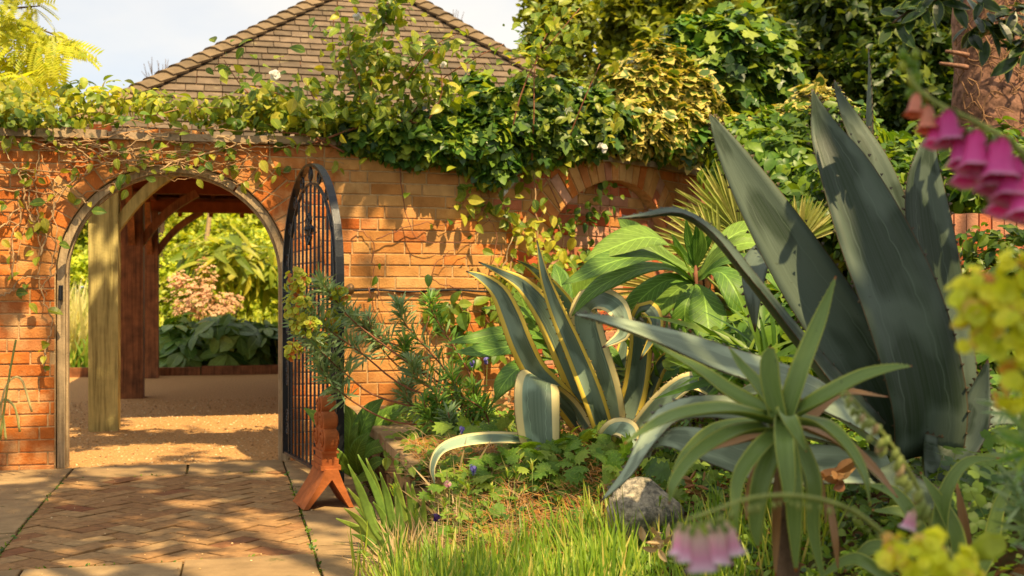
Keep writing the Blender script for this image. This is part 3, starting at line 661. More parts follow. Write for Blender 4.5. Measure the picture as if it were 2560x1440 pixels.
# ================================================================== pavilion
NC = NW + 4.85; TC = 1.496; PZ = 4.38; EZ = 2.13; HB = 3.25
pav = thing('timber_pavilion', 'open oak pavilion with a hipped clay tile roof behind the brick wall', 'building', W(TC, NC))
def px(p): return 1280 + p.x / p.y * F, HZ - (p.z - CZ) / p.y * F
A = W(TC, NC, PZ)
def solve(side):
    best = None
    for k in range(100, 900):
        a = k * .01; p = px(W(TC + side * a, NC - HB, EZ))
        e = abs(p[1] - (225 - .5 * (p[0] - 359))) if side < 0 else abs(p[1] - (10 + .6 * (p[0] - 1046)))
        if best is None or e < best[0]: best = (e, a)
    return best[1]
aL, aR = solve(-1), solve(1)
print('ROOF', aL, aR, px(A))
cor = {'FL': W(TC - aL, NC - HB, EZ), 'FR': W(TC + aR, NC - HB, EZ), 'BR': W(TC + aR, NC + HB, EZ), 'BL': W(TC - aL, NC + HB, EZ)}
dn = Vector((0, 0, -.03))
mb = MB()
for a, b in (('FL', 'FR'), ('FR', 'BR'), ('BR', 'BL'), ('BL', 'FL')): mb.add([cor[a] + dn, cor[b] + dn, A + dn], [(0, 1, 2)])
mb.build('roof_deck', M['rafter'], pav)
def tile_face(a, b, rows_, wid, th=.014):
    """rows of tiles on the triangle a-b-apex; returns list for emit_parts"""
    out = []; e = (b - a); Lw = e.length; eu = e.normalized(); mid = (a + b) / 2
    foot = a + eu * (A - a).dot(eu); up = (A - foot); H_ = up.length; uu = up.normalized(); nn = eu.cross(uu).normalized()
    if nn.z < 0: nn = -nn
    fa = (A - a).dot(eu)
    for r_ in range(rows_):
        v0 = H_ * r_ / rows_; v1 = H_ * (r_ + 1) / rows_ + .03
        l = fa * v0 / H_; rr = Lw - (Lw - fa) * v0 / H_
        x = l - random.random() * wid
        while x < rr:
            w = wid * random.uniform(.82, 1.15); x0, x1 = max(x + .003, l), min(x + w - .003, rr); x += w
            if x1 - x0 < .02: continue
            j = random.uniform(-.006, .006); lift = th * 1.7 + random.uniform(0, .004)
            c = [a + eu * q + uu * vv + nn * h for q, vv, h in ((x0, v0 + j, lift), (x1, v0 + j + random.uniform(-.003, .003), lift), (x1, v1, th * .6), (x0, v1, th * .6))]
            lo = [a + eu * q + uu * (v0 + j) + nn * (lift - th) for q in (x0, x1)]
            out.append((-(c[0].z), c + lo, [(0, 1, 2, 3), (4, 5, 1, 0), (4, 0, 3), (5, 2, 1)], 'shingle'))
    return out
ft = tile_face(cor['FL'], cor['FR'], 29, .175)
def infr(t):
    p = px(t[1][0]); return 0 if (p[1] > -5 and p[1] < 300 and 300 < p[0] < 1420) else 1
ft = [(infr(t) * 100 + t[0], t[1], t[2], t[3]) for t in ft]
emit_parts(ft, 'roof_tile', pav, 300)
oth = tile_face(cor['FR'], cor['BR'], 34, .165) + tile_face(cor['BL'], cor['FL'], 34, .165) + tile_face(cor['BR'], cor['BL'], 34, .165)
mb = MB()
for t in oth: mb.add(t[1], t[2])
mb.build('side_roof_tiles', M['shingle'], pav, stuff=True)
for key in ('FL', 'FR', 'BL', 'BR'):        # hip tiles: overlapping angled tiles, bedded in mortar
    a = cor[key]; d = (A - a); Lh = d.length; d = d.normalized(); side = d.cross(UZ).normalized(); nrm = side.cross(d).normalized(); n = int(Lh / .16)
    mb = MB(); mb.bar(a + nrm * .02, A + nrm * .02, .13, .05, up=nrm); mb.build('hip_bedding', M['lead'], pav)
    for i in range(n):
        p0 = a + d * Lh * i / n; p1 = a + d * (Lh * (i + 1) / n + .03); h0, h1 = .082 + random.uniform(-.003, .003), .058
        w = .115; mb = MB(); vs = []
        for p, h in ((p0, h0), (p1, h1)):
            for sx, dz in ((-w, -.045), (-w*.45, -.008), (0, 0), (w*.45, -.008), (w, -.045), (w*.9, -.065), (0, -.022), (-w*.9, -.065)): vs.append(p + side * sx + nrm * (h + dz))
        mb.add(vs, [(0, 1, 2, 6), (0, 6, 7), (2, 3, 4, 6), (4, 5, 6), (8, 14, 10, 9), (8, 15, 14), (10, 14, 12, 11), (12, 14, 13)] + [(i_, i_+8, (i_+1) % 8 + 8, (i_+1) % 8) for i_ in range(8)])
        mb.build('hip_tile', M['hip'], pav)
TL, TR = -.90, 3.9
def post(t, n, w, h, key, flare=False):
    mb = MB(); b = W(t, n, 0); vs = []
    for z, k in ((0, 1), (.3, 1), (h - .45, 1), (h - .3, 1.18 if flare else 1), (h, 1.25 if flare else 1)):
        for sx, sy in ((-1, -1), (1, -1), (1, 1), (-1, 1)):
            q = W(t + sx * w/2 * k, n + sy * w/2, z); vs.append(q)
    fs = [(16, 17, 18, 19)] + [(l*4+k, l*4+(k+1) % 4, l*4+4+(k+1) % 4, l*4+4+k) for l in range(4) for k in range(4)]
    mb.add(vs, fs); return mb.build('post', M[key], pav)
PN = (NW + 2.03, NW + 4.85, NW + 7.67)
post(TL, PN[0], .215, 2.06, 'post_pale')['label'] = 'pale post nearest the gateway'
post(TL, PN[1], .215, 2.06, 'post_dark'); post(TL, PN[2], .20, 2.06, 'post_dark')
for n in PN: post(TR, n, .21, 2.06, 'post_dark')
def beam(a, b, w, h, name='beam', key='rafter'):
    mb = MB(); mb.bar(a, b, w, h); return mb.build(name, M[key], pav)
for n in (PN[0], PN[2]): beam(W(TL - .35, n, 2.115), W(TR + .35, n, 2.115), .15, .13)
for t in (TL, TR): beam(W(t, PN[0] - .35, 2.24), W(t, PN[2] + .35, 2.24), .15, .12)
beam(W(TL, PN[1], 2.115), W(TR, PN[1], 2.115), .12, .13)
def brace(p0, p1, bow, w=.11, key='post_dark'):
    pts = [p0.lerp(p1, i / 8) + bow * math.sin(math.pi * i / 8) for i in range(9)]; mb = MB()
    for a, b in zip(pts, pts[1:]): mb.bar(a, b + (b - a) * .06, w * .6, w, up=(s_, -c_, .01))
    mb.build('brace', M[key], pav)
for n, key in zip(PN, ('post_pale', 'post_dark', 'post_dark')):
    brace(W(TL + .06, n, 1.52), W(TL + .62, n, 2.06), Vector((-.03, 0, .05)), .13, key)
brace(W(TR - .06, PN[2], 1.5), W(TR - .62, PN[2], 2.06), Vector((.03, 0, .05)))
for n0, n1 in ((PN[0], PN[1]), (PN[1], PN[2])):
    brace(W(TL, n0 + .06, 1.55), W(TL, n0 + .6, 2.16), Vector((0, 0, .04))); brace(W(TL, n1 - .06, 1.55), W(TL, n1 - .6, 2.16), Vector((0, 0, .04)))
# rafters and battens under the back, left and right slopes
for (ka, kb) in (('BL', 'BR'), ('FL', 'BL'), ('FR', 'BR'), ('FL', 'FR')):
    a, b = cor[ka], cor[kb]; nb = 13
    for i in range(1, nb):
        e = a.lerp(b, i / nb); mid = a.lerp(b, .5); f = 1 - abs(i / nb - .5) * 2
        top = (mid + (A - mid)) if f > .98 else None
        target = e + (A - mid) * f; foot = e + Vector((0, 0, -.075)); target = target + Vector((0, 0, -.075))
        mb = MB(); mb.bar(foot, target, .05, .09); mb.build('rafter', M['rafter'], pav)
    if ka == 'BL':
        for r_ in range(1, 26):
            f = r_ / 27; p, q = a.lerp(A, f), b.lerp(A, f); mb = MB(); mb.bar(p + Vector((0, 0, -.048)), q + Vector((0, 0, -.048)), .05, .022); mb.build('batten', M['post_dark'], pav)
for k in ('FL', 'FR', 'BL', 'BR'): beam(cor[k] + Vector((0, 0, -.1)), A + Vector((0, 0, -.1)), .07, .14, 'hip_rafter')

# kerb of the far bed, then stones of the gravel
kerb = thing('timber_edging', 'low brown timber edging along the far side of the gravel', 'edging', W(0, NW + 8.0))
t = -7.5
while t < 6.9:
    mb = MB(); vs = [W(a, n, z) for z in (-.02, .11 + random.uniform(-.01, .01)) for a, n in ((t + .005, NW + 7.98), (t + 1.19, NW + 7.98), (t + 1.19, NW + 8.07), (t + .005, NW + 8.07))]
    mb.add(vs, ((3,2,1,0),(4,5,6,7),(0,1,5,4),(1,2,6,5),(2,3,7,6),(3,0,4,7))); mb.build('board', M['post_dark'], kerb); t += 1.2

# ================================================================== leaves
class Tm: pass
def tmpl(v, f, uv):
    t = Tm(); t.v = np.array(v, dtype=np.float64); t.f = [tuple(q) for q in f]; t.uv = np.array(uv, dtype=np.float64)
    t.flat = np.array([i for q in t.f for i in q], dtype=np.int64); t.tot = np.array([len(q) for q in t.f], dtype=np.int64); return t
def leaf_t(width=.3, peak=.4, rows_=5, fold=.12, droop=.25, wave=0.0, tipw=0.0):
    v, f, uv = [], [], []
    for i in range(rows_ + 1):
        y = i / rows_; e = math.log(.5) / math.log(peak); w = width * max(math.sin(math.pi * min(1, max(0, y))**e) , 0)**.8
        if i == 0: w = width * .06
        if i == rows_: w = tipw
        z = -droop * y * y; wv = wave * (1 if i % 2 else -1)
        for sx in (-1, 0, 1): v.append((sx * w, y, z + (fold * w + wv) * abs(sx))); uv.append((.5 + sx * .5, y))
    for i in range(rows_):
        a = i * 3; f += [(a, a+1, a+4, a+3), (a+1, a+2, a+5, a+4)]
    return tmpl(v, f, uv)
def fan_t(outline, cz=.0, droop=.15):
    """outline of the right half from base to tip, mirrored; fan from a middle point"""
    o = list(outline); pts = o + [(-x, y) for x, y in reversed(o) if abs(x) > 1e-6]
    cy = .35; v = [(0, cy, cz)] + [(x, y, -droop * (x*x*1.6 + (y-cy)**2)) for x, y in pts]
    mr = max(math.hypot(x, y - cy) for x, y in pts)
    uv = [(.5, .5)] + [(.5 + .5 * math.hypot(x, y-cy) / mr, .5) for x, y in pts]
    n = len(pts); return tmpl(v, [(0, 1+i, 1+(i+1) % n) for i in range(n)], uv)
def comp(items):
    """compound leaf: (template, 3x3, offset)"""
    v, f, uv = [], [], []; b = 0
    for t, m, o in items:
        vv = t.v @ np.array(m).T + np.array(o); v += list(map(tuple, vv)); f += [tuple(i + b for i in q) for q in t.f]; uv += list(map(tuple, t.uv)); b += len(t.v)
    return tmpl(v, f, uv)
def rz(a, s=1.0, tx=0.0):
    ca, sa = math.cos(a), math.sin(a); m = np.array([[ca, -sa, 0], [sa, ca, 0], [0, 0, 1]]) * s
    cx, sx = math.cos(tx), math.sin(tx); return m @ np.array([[1, 0, 0], [0, cx, -sx], [0, sx, cx]])
OV = leaf_t(.32, .42, 5, .3, .28); OVS = leaf_t(.34, .42, 3, .3, .2); RND = leaf_t(.42, .5, 5, .15, .15)
LAN = leaf_t(.13, .4, 5, .2, .3); NEE = leaf_t(.068, .6, 3, .1, .12, tipw=.02); GRS = leaf_t(.02, .35, 5, .1, .25); STRAPT = leaf_t(.04, .4, 6, .3, .3)
IVY = fan_t([(0, 0), (.20, -.10), (.36, .02), (.30, .22), (.50, .42), (.26, .52), (.20, .74), (0, 1.0)], -.05)
HEART = fan_t([(0, .02), (.22, -.08), (.42, .08), (.46, .32), (.32, .62), (0, 1.0)], -.06, .3)
GER = fan_t([(0, 0), (.14, -.02), (.50, .02), (.38, .16), (.60, .26), (.44, .40), (.56, .62), (.34, .60), (.32, .86), (.15, .70), (0, 1.0)], .03, .25)
CLOV = comp([(fan_t([(0, 0), (.28, .18), (.38, .5), (.22, .86), (0, .78)], .0, .1), rz(a, .55), (0, 0, 0)) for a in (0, 2.1, -2.1)])
ROSE5 = comp([(OVS, rz(0, .42), (0, .58, 0))] + [(OVS, rz(s * 1.15, .38), (0, y, -.03 * y)) for y in (.22, .52) for s in (-1, 1)])
TRI = comp([(OVS, rz(0, .55), (0, .35, 0)), (OVS, rz(1.1, .5), (0, .3, 0)), (OVS, rz(-1.1, .5), (0, .3, 0))])
PIN = comp([(leaf_t(.16, .5, 2, .1, .1), rz(s * 1.2, .26 * (1 - .35 * abs(y - .45))), (0, y, -.25 * y * y)) for y in [.08 + .066 * i for i in range(13)] for s in (-1, 1)])
RODG = comp([(leaf_t(.27, .62, 5, .15, .35), rz(a, .95 if abs(a) < 2.5 else .8), (0, 0, 0)) for a in (0, 1.0, -1.0, 2.05, -2.05, 3.14)])
CLUMP = comp([(OVS, rz(a, .62, t), (dx, dy, dz)) for a, t, dx, dy, dz in ((0, .3, 0, .1, 0), (1.4, -.4, .12, 0, .08), (-1.5, .5, -.1, .1, -.1), (2.7, .1, 0, -.1, .12), (.6, .9, .2, .3, .15))])
FARL = tmpl([(0, 0, 0), (.30, .3, .07), (.24, .66, .03), (0, 1, -.15), (-.24, .66, .03), (-.30, .3, .07), (0, .5, -.02)], [(0, 1, 2, 6), (6, 2, 3), (0, 6, 4, 5), (6, 3, 4)], [(.5, 0), (1, .3), (1, .66), (.5, 1), (0, .66), (0, .3), (.5, .5)])
CLUMP = comp([(FARL, rz(a, .62, t), (dx, dy, dz)) for a, t, dx, dy, dz in ((0, .3, 0, .1, 0), (1.4, -.4, .12, 0, .08), (-1.5, .5, -.1, .1, -.1), (2.7, .1, 0, -.1, .12), (.6, .9, .2, .3, .15))])
CROSS = comp([(NEE, rz(a, 1), (0, 0, 0)) for a in (0, .8, -.8)])
CUP = tmpl([(0, 0, 0)] + [(.5 * math.cos(i * math.pi/4), .5 * math.sin(i * math.pi/4), .16 + .05 * (i % 2)) for i in range(8)] + [(.13 * math.cos(i * math.pi/2), .13 * math.sin(i * math.pi/2), .2) for i in range(4)],
           [(0, 1+i, 1+(i+1) % 8) for i in range(8)] + [(9, 10, 11, 12), (0, 9, 10), (0, 10, 11), (0, 11, 12), (0, 12, 9)], [(.5, .5)] * 13)
def nrmz(a): return a / np.maximum(np.linalg.norm(a, axis=1, keepdims=True), 1e-9)
def orient(normal, direc, size):
    z = nrmz(normal); y = direc - z * np.sum(direc * z, axis=1, keepdims=True); y = nrmz(y); x = np.cross(y, z)
    return np.stack([x, y, z], axis=2) * np.asarray(size).reshape(-1, 1, 1)
def mass(name, t, Mx, T, mat, parent=None, label=None):
    n = len(T); base = np.array(base_of(parent)) if parent else np.zeros(3); nv = len(t.v)
    vs = np.einsum('nij,vj->nvi', Mx, t.v) + (T - base)[:, None, :]; vs = vs.reshape(-1, 3)
    flat = (t.flat[None, :] + (np.arange(n) * nv)[:, None]).ravel(); tot = np.tile(t.tot, n); st = np.concatenate([[0], np.cumsum(tot)[:-1]])
    me = bpy.data.meshes.new(name); me.vertices.add(len(vs)); me.vertices.foreach_set('co', vs.ravel().astype(np.float32))
    me.loops.add(len(flat)); me.loops.foreach_set('vertex_index', flat.astype(np.int32)); me.polygons.add(len(tot))
    me.polygons.foreach_set('loop_start', st.astype(np.int32)); me.polygons.foreach_set('loop_total', tot.astype(np.int32))
    uv = np.tile(t.uv, (n, 1))[flat]; ul = me.uv_layers.new(name='UVMap'); ul.data.foreach_set('uv', uv.ravel().astype(np.float32))
    me.update(calc_edges=True); me.validate()
    me.materials.append(mat); return link(name, me, None, parent, Vector((0, 0, 0)), stuff=True, label=label)
def tmesh(name, t, mat):
    me = bpy.data.meshes.new(name); me.from_pydata([tuple(q) for q in t.v], [], t.f); ul = me.uv_layers.new(name='UVMap')
    ul.data.foreach_set('uv', t.uv[t.flat].ravel()); me.update(); me.materials.append(mat); return me
COUNT = {'parts': 0, 'mass': 0}
def leaves(parent, t, Mx, T, mat, k=60, name='leaf', prefer=None):
    """k leaves nearest the camera as parts of their own, the rest joined as one part"""
    n = len(T); base = base_of(parent); order = np.argsort(T[:, 1] + (RNG.random(n) * .15)) if prefer is None else np.argsort(prefer)
    me = tmesh(name, t, mat) if k else None
    for i in order[:k]:
        o = bpy.data.objects.new(name, me); C.objects.link(o); o.parent = parent
        m4 = Matrix([list(Mx[i][r]) + [T[i][r] - base[r]] for r in range(3)] + [[0, 0, 0, 1]]); o.matrix_basis = m4
    COUNT['parts'] += min(k, n); COUNT['mass'] += max(0, n - k)
    if n > k: mass(name if not k else name, t, Mx[order[k:]], T[order[k:]], mat, parent)
def blob_pts(c, r, n, lo=.62, hi=1.08, front=.0, flat=None, seed=None):
    d = RNG.normal(size=(n, 3)); d = nrmz(d)
    if front: d[:, 1] = np.where((d[:, 1] > 0) & (RNG.random(n) < front), -d[:, 1], d[:, 1])
    f = 1 + .18 * np.sin(d[:, 0] * 4.3 + c[0] * 7) * np.cos(d[:, 2] * 5.1 + c[1] * 3) + .12 * np.sin(d[:, 0] * 9 + d[:, 2] * 8 + c[2] * 5)
    rr = (lo + (hi - lo) * RNG.random(n) ** .6) * f
    return np.array(c)[None] + d * np.array(r)[None] * rr[:, None], d
def leaf_mass(parent, blobs, t, size, mat, k=60, upb=.5, rand=.6, hang=.4, name='leaf', lo=.62, hi=1.1, front=.6):
    """blobs: (centre, radii, n)"""
    Ts, Ds = [], []
    for c, r, n in blobs:
        T, D = blob_pts(c, r, n, lo, hi, front); Ts.append(T); Ds.append(D)
    T = np.vstack(Ts); D = np.vstack(Ds); n = len(T)
    nr = D * .7 + np.array([0, -.12, upb]) + RNG.normal(size=(n, 3)) * rand * .6
    dr = RNG.normal(size=(n, 3)) * .8 + D * .6 + np.array([0, 0, -hang])
    sz = size * (.42 + .98 * RNG.random(n)); leaves(parent, t, orient(nr, dr, sz), T, mat, k, name)
def bp(x, y, z, rx, ry, n, deep=.8):      # blob from a photo ellipse at distance z
    c = P(x, y, z); a, b = rx / F * z, ry / F * z; return (c, (a, max(a, b) * deep if deep < 3 else deep, b), n)
def pxpts(lst): return [tuple(P(*q[:3])) + tuple(q[3:]) for q in lst]
def stems(parent, paths, r0, r1, mat, name='stem', n=10, sides=5):
    base = base_of(parent)
    for p in paths:
        q = spline(p, n); mb = MB(); mb.tube([Vector(a[:3]) for a in q], [r0 + (r1 - r0) * i / (n - 1) for i in range(n)], sides); mb.build(name, mat, parent, True)

def blade(parent, ctrl, mat, nrm=(0, -1, .25), nrm2=None, name='leaf', thick=.006, cup=.25, teeth=0.0, nseg=26, cols=6, folded=False, lift=None, uvt=(0, 1), curl=0.0, tooth_n=22, label=None):
    """ctrl: (px, py, distance, width in photo px). A strap leaf with a cupped section and thickness."""
    pts = []
    for (x, y, z, w) in ctrl: pts.append(tuple(P(x, y, z)) + (w / F * z,))
    sp = spline(pts, nseg); n1 = Vector(nrm); n2 = Vector(nrm2) if nrm2 else n1
    vs, uvs = [], []; sides = []
    prev = None
    for i, q in enumerate(sp):
        p = Vector(q[:3]); a = Vector(sp[max(0, i-1)][:3]); b = Vector(sp[min(nseg-1, i+1)][:3]); tg = (b - a).normalized(); t = i / (nseg - 1)
        nn = n1.lerp(n2, t); nn = nn - tg * nn.dot(tg)
        if nn.length < .08 and prev is not None: nn = prev - tg * prev.dot(tg)
        nn.normalize(); prev = nn; sx = tg.cross(nn).normalized(); w = max(q[3], .0006) * .5; sides.append((p, sx, nn, w, tg))
        cp = cup * (1 - .6 * t)
        th = thick * min(1, w / .02 + .15) * (1 - .5 * t)
        for j in range(cols + 1):
            u = j / cols * 2 - 1; ang = u * cp * 1.4; vs.append(p + sx * (w * u * (1 - .12 * cp * u * u)) + nn * (w * cp * (u * u) * 1.2)); uvs.append((.5 + u / 2, uvt[0] + (uvt[1] - uvt[0]) * t))
        for j in range(cols + 1):
            u = 1 - j / cols * 2; k = 1 - u * u * .85; vs.append(p + sx * (w * u * (1 - .12 * cp * u * u)) + nn * (w * cp * (u * u) * 1.2 - th * k)); uvs.append((.5 + u / 2, uvt[0] + (uvt[1] - uvt[0]) * t))
    m_ = 2 * (cols + 1); fs = []
    for i in range(nseg - 1):
        for j in range(m_): fs.append((i*m_+j, i*m_+(j+1) % m_, (i+1)*m_+(j+1) % m_, (i+1)*m_+j))
    fs += [tuple(range(m_))[::-1], tuple((nseg-1)*m_+j for j in range(m_))]
    mb = MB(); mb.add(vs, fs, uvs)
    if teeth:
        for k in range(tooth_n):
            for s in (-1, 1):
                x = (k + .5 + random.uniform(-.2, .2)) / tooth_n * (nseg - 2); i = int(x); p, sx, nn, w, tg = sides[i]; p2 = sides[i+1][0]
                c = p.lerp(p2, x - i) + s * sx * w * (1 - .12 * cup) + nn * w * cup * (1 - .6 * i / nseg) * 1.2; tt = teeth * random.uniform(.7, 1.2)
                b0 = len(mb.v); mb.add([c - tg * tt * .6, c + tg * tt * .6, c + s * sx * tt + tg * tt * .15, c - nn * tt * .4], [(0, 1, 2), (0, 2, 3), (1, 3, 2)], [(.5 + s * .499, .5)] * 4)
    return mb.build(name, mat, parent, True, label=label)

# ================================================================== planting bed
def bed_h(x, y):
    t = x * c_ + y * s_; n = -x * s_ + y * c_; e = t - .78
    if e <= 0: return -.03
    wr = .75 + (.02 - .75) * smooth((n - 4.75) / .25)
    k = smooth((n - 3.9) / .95); h = .40 * smooth(e / 1.2) * (1 - k) + (.30 * smooth(e / (.03 if n > 4.9 else .15)) + .10 * smooth(e / 1.3)) * k
    return h + .25 * smooth((x - .55) / 1.3) - .03 + .012 * math.sin(x * 9 + y * 4) * math.sin(y * 7)
xs = [-1.6 + .07 * i for i in range(120)]; ys = [1.2 + .09 * i for i in range(90)]
mb = MB(); mb.add([(x, y, bed_h(x, y)) for y in ys for x in xs], [(j*120+i, j*120+i+1, (j+1)*120+i+1, (j+1)*120+i) for j in range(89) for i in range(119)
    if max(bed_h(xs[i+a], ys[j+b]) for a in (0, 1) for b in (0, 1)) > -.029 and (lambda q: q)(True)])
# keep the bed in front of the wall
def wall_n(x, y):                          # is the point in front of the wall line?
    p = Vector((x, y, 0)); best = None
    t = x * c_ + y * s_; n = -x * s_ + y * c_
    if t <= Q0: return n < NW + .05
    cx = P0.x - math.sin(TH) / KAP; cy = P0.y + math.cos(TH) / KAP; r = math.hypot(x - cx, y - cy)
    ang = math.atan2(x - cx, cy - y)
    return r > 1 / KAP - .05 if ang < PH1 else True
keep = [f for f in mb.f if wall_n(mb.v[f[0]].x, mb.v[f[0]].y)]; mb.f = keep
bed = mb.build('bed_soil', M['soil'], None, True); bed['kind'] = 'structure'
def on(x, y): return max(bed_h(x, y), 0)
rw = thing('bed_retaining_wall', 'low stone edging wall with flat cap stones beside the iron gate', 'wall', W(.79, 6.2, 0))
for k in range(7):                          # cap stones
    n0 = 4.95 + k * .362; poly = [(.76 + random.uniform(-.01, .01), n0 + .005), (1.0, n0 + .005), (1.0, n0 + .352), (.76 + random.uniform(-.01, .01), n0 + .352)]
    poly_block(poly, .335 + random.uniform(-.004, .004), .05, .006, 'cap_stone', M['slab'], rw, .02)
for l in range(4):
    for k in range(11):
        n0 = 4.98 + k * .225 + (l % 2) * .11; poly = [(.79 + random.uniform(-.006, .006), n0 + .005), (.96, n0 + .005), (.96, n0 + .217), (.79 + random.uniform(-.006, .006), n0 + .217)]
        poly_block(poly, .072 + l * .0715, .066, .005, 'stone', M['wallstone'], rw)
for l in range(0):                          # the short return towards the camera side
    for k in range(2):
        poly = [(.80 + k * .1, 4.93), (.895 + k * .1, 4.93 + random.uniform(0, .008)), (.895 + k * .1, 4.975), (.80 + k * .1, 4.975)]
        poly_block(poly, .072 + l * .0715, .066, .005, 'stone', M['wallstone'], rw)

# boulder
def boulder(c, r, name, label, cat, mat, seed):
    rg = random.Random(seed); import bmesh
    bm = bmesh.new(); bmesh.ops.create_icosphere(bm, subdivisions=4, radius=1)
    pl = [(Vector((rg.uniform(-1, 1), rg.uniform(-1, 1), rg.uniform(-.3, 1))).normalized(), rg.uniform(.72, .95)) for _ in range(9)]
    for v in bm.verts:
        for nrm, d in pl:
            e = v.co.dot(nrm) - d
            if e > 0: v.co -= nrm * e * .85
        k = 1 + .03 * math.sin(v.co.x * 7 + seed) * math.sin(v.co.y * 8) + .02 * math.sin(v.co.z * 17 + v.co.x * 13)
        v.co = Vector((v.co.x * r[0], v.co.y * r[1], v.co.z * r[2])) * k
    me = bpy.data.meshes.new(name); bm.to_mesh(me); bm.free(); me.polygons.foreach_set('use_smooth', [True] * len(me.polygons))
    o = link(name, me, mat, None, c); o['label'] = label; o['category'] = cat; return o
boulder(P(1612, 1282, 4.05), (.132, .13, .125), 'boulder', 'grey speckled boulder sitting at the front of the planting bed', 'rock', M['rock'], 5)
boulder(P(1400, 1035, 5.9), (.05, .05, .03), 'small_stone', 'small grey stone beside the variegated agave', 'stone', M['rock'], 9)

# ------------------------------------------------------------------ giant agave
ag = thing('giant_agave', 'huge dark grey-green agave with toothed upright leaves at the right', 'agave', P(2290, 1170, 3.45))
mA, mP = M['agave'], M['agave_pale']
def AB(ctrl, mat=None, **k): blade(ag, ctrl, mat or mA, teeth=k.pop('teeth', .010), thick=k.pop('thick', .02), **k)
AB([(2240, 1130, 3.45, 130), (2200, 1000, 3.4, 150), (2120, 860, 3.4, 165), (2010, 690, 3.4, 158), (1900, 510, 3.4, 118), (1830, 390, 3.4, 72), (1790, 315, 3.4, 28), (1774, 285, 3.4, 4)], nrm=(-.2, -1, .45), cup=.30)
AB([(2310, 1140, 3.35, 180), (2310, 1000, 3.3, 205), (2255, 790, 3.28, 215), (2180, 600, 3.3, 195), (2110, 430, 3.35, 140), (2062, 330, 3.4, 80), (2040, 260, 3.4, 28), (2030, 222, 3.4, 4)], nrm=(.05, -1, .3), cup=.28)
AB([(2290, 900, 3.7, 80), (2250, 620, 3.72, 100), (2190, 430, 3.72, 88), (2130, 310, 3.75, 55), (2098, 240, 3.75, 22), (2086, 200, 3.75, 4)], nrm=(.3, -1, .1), cup=.3)
AB([(2260, 900, 3.8, 60), (2200, 620, 3.8, 52), (2176, 430, 3.8, 36), (2176, 300, 3.8, 30), (2176, 200, 3.8, 16), (2172, 120, 3.8, 3)], nrm=(1, -.35, .0), cup=.6)
AB([(2370, 1120, 3.5, 120), (2375, 950, 3.5, 135), (2345, 750, 3.5, 140), (2318, 580, 3.5, 135), (2308, 470, 3.5, 108), (2315, 390, 3.5, 60), (2332, 320, 3.5, 8)], nrm=(.2, -1, .2), cup=.25)
AB([(2200, 1090, 3.3, 80), (2080, 955, 3.2, 82), (1985, 835, 3.1, 70), (1880, 700, 3.0, 60), (1790, 590, 2.95, 56), (1700, 530, 2.9, 40), (1610, 538, 2.85, 22), (1540, 546, 2.8, 3)], nrm=(.25, -.8, .75), nrm2=(0, -.35, 1), cup=.35)
AB([(2230, 1110, 3.5, 70), (2150, 960, 3.6, 80), (2060, 800, 3.65, 82), (1990, 690, 3.65, 84), (1930, 640, 3.6, 88), (1893, 660, 3.5, 78), (1884, 740, 3.45, 50), (1888, 830, 3.45, 4)], nrm=(.6, -.7, .5), nrm2=(-.8, -.6, .1), cup=.2)
AB([(2210, 1110, 3.2, 110), (2090, 1020, 3.0, 150), (1950, 955, 2.85, 150), (1810, 905, 2.7, 130), (1680, 855, 2.6, 92), (1560, 812, 2.5, 50), (1480, 792, 2.45, 22), (1435, 786, 2.4, 3)], mP, nrm=(-.1, -.75, .75), cup=.18, tooth_n=28)
AB([(2240, 1180, 3.2, 110), (2080, 1165, 3.0, 125), (1920, 1165, 2.9, 120), (1780, 1120, 2.85, 105), (1680, 1095, 2.85, 62), (1630, 1112, 2.85, 26), (1622, 1150, 2.85, 3)], mP, nrm=(0, -.8, .7), cup=.15)
AB([(2150, 1120, 3.2, 50), (1960, 1060, 3.0, 80), (1800, 1020, 2.95, 84), (1680, 1035, 2.9, 80), (1620, 1100, 2.85, 62), (1570, 1180, 2.8, 38), (1500, 1255, 2.8, 4)], mP, nrm=(-.2, -.7, .8), nrm2=(-.85, -.5, .3), cup=.12)
AB([(2310, 1150, 3.3, 130), (2370, 1150, 3.3, 110), (2430, 1080, 3.35, 90), (2450, 990, 3.4, 60), (2470, 900, 3.4, 5)], nrm=(-.7, -.7, .4), cup=.3)
AB([(2200, 1170, 3.1, 90), (2280, 1230, 3.0, 100), (2380, 1270, 2.9, 80), (2480, 1330, 2.8, 6)], nrm=(.1, -.7, .8), cup=.2)
AB([(2360, 1130, 3.5, 80), (2440, 1050, 3.6, 80), (2530, 1040, 3.6, 70), (2620, 1110, 3.6, 5)], mP, nrm=(0, -.7, .8), cup=.2)
AB([(2260, 1120, 3.7, 80), (2080, 1000, 4.1, 90), (1950, 960, 4.3, 70), (1800, 1000, 4.4, 5)], nrm=(0, -.7, .8), cup=.2)
AB([(2230, 1120, 3.6, 120), (2170, 960, 3.75, 110), (2080, 780, 3.8, 100), (1985, 680, 3.8, 90)], nrm=(.9, -.5, .1), cup=.2, name='leaf')

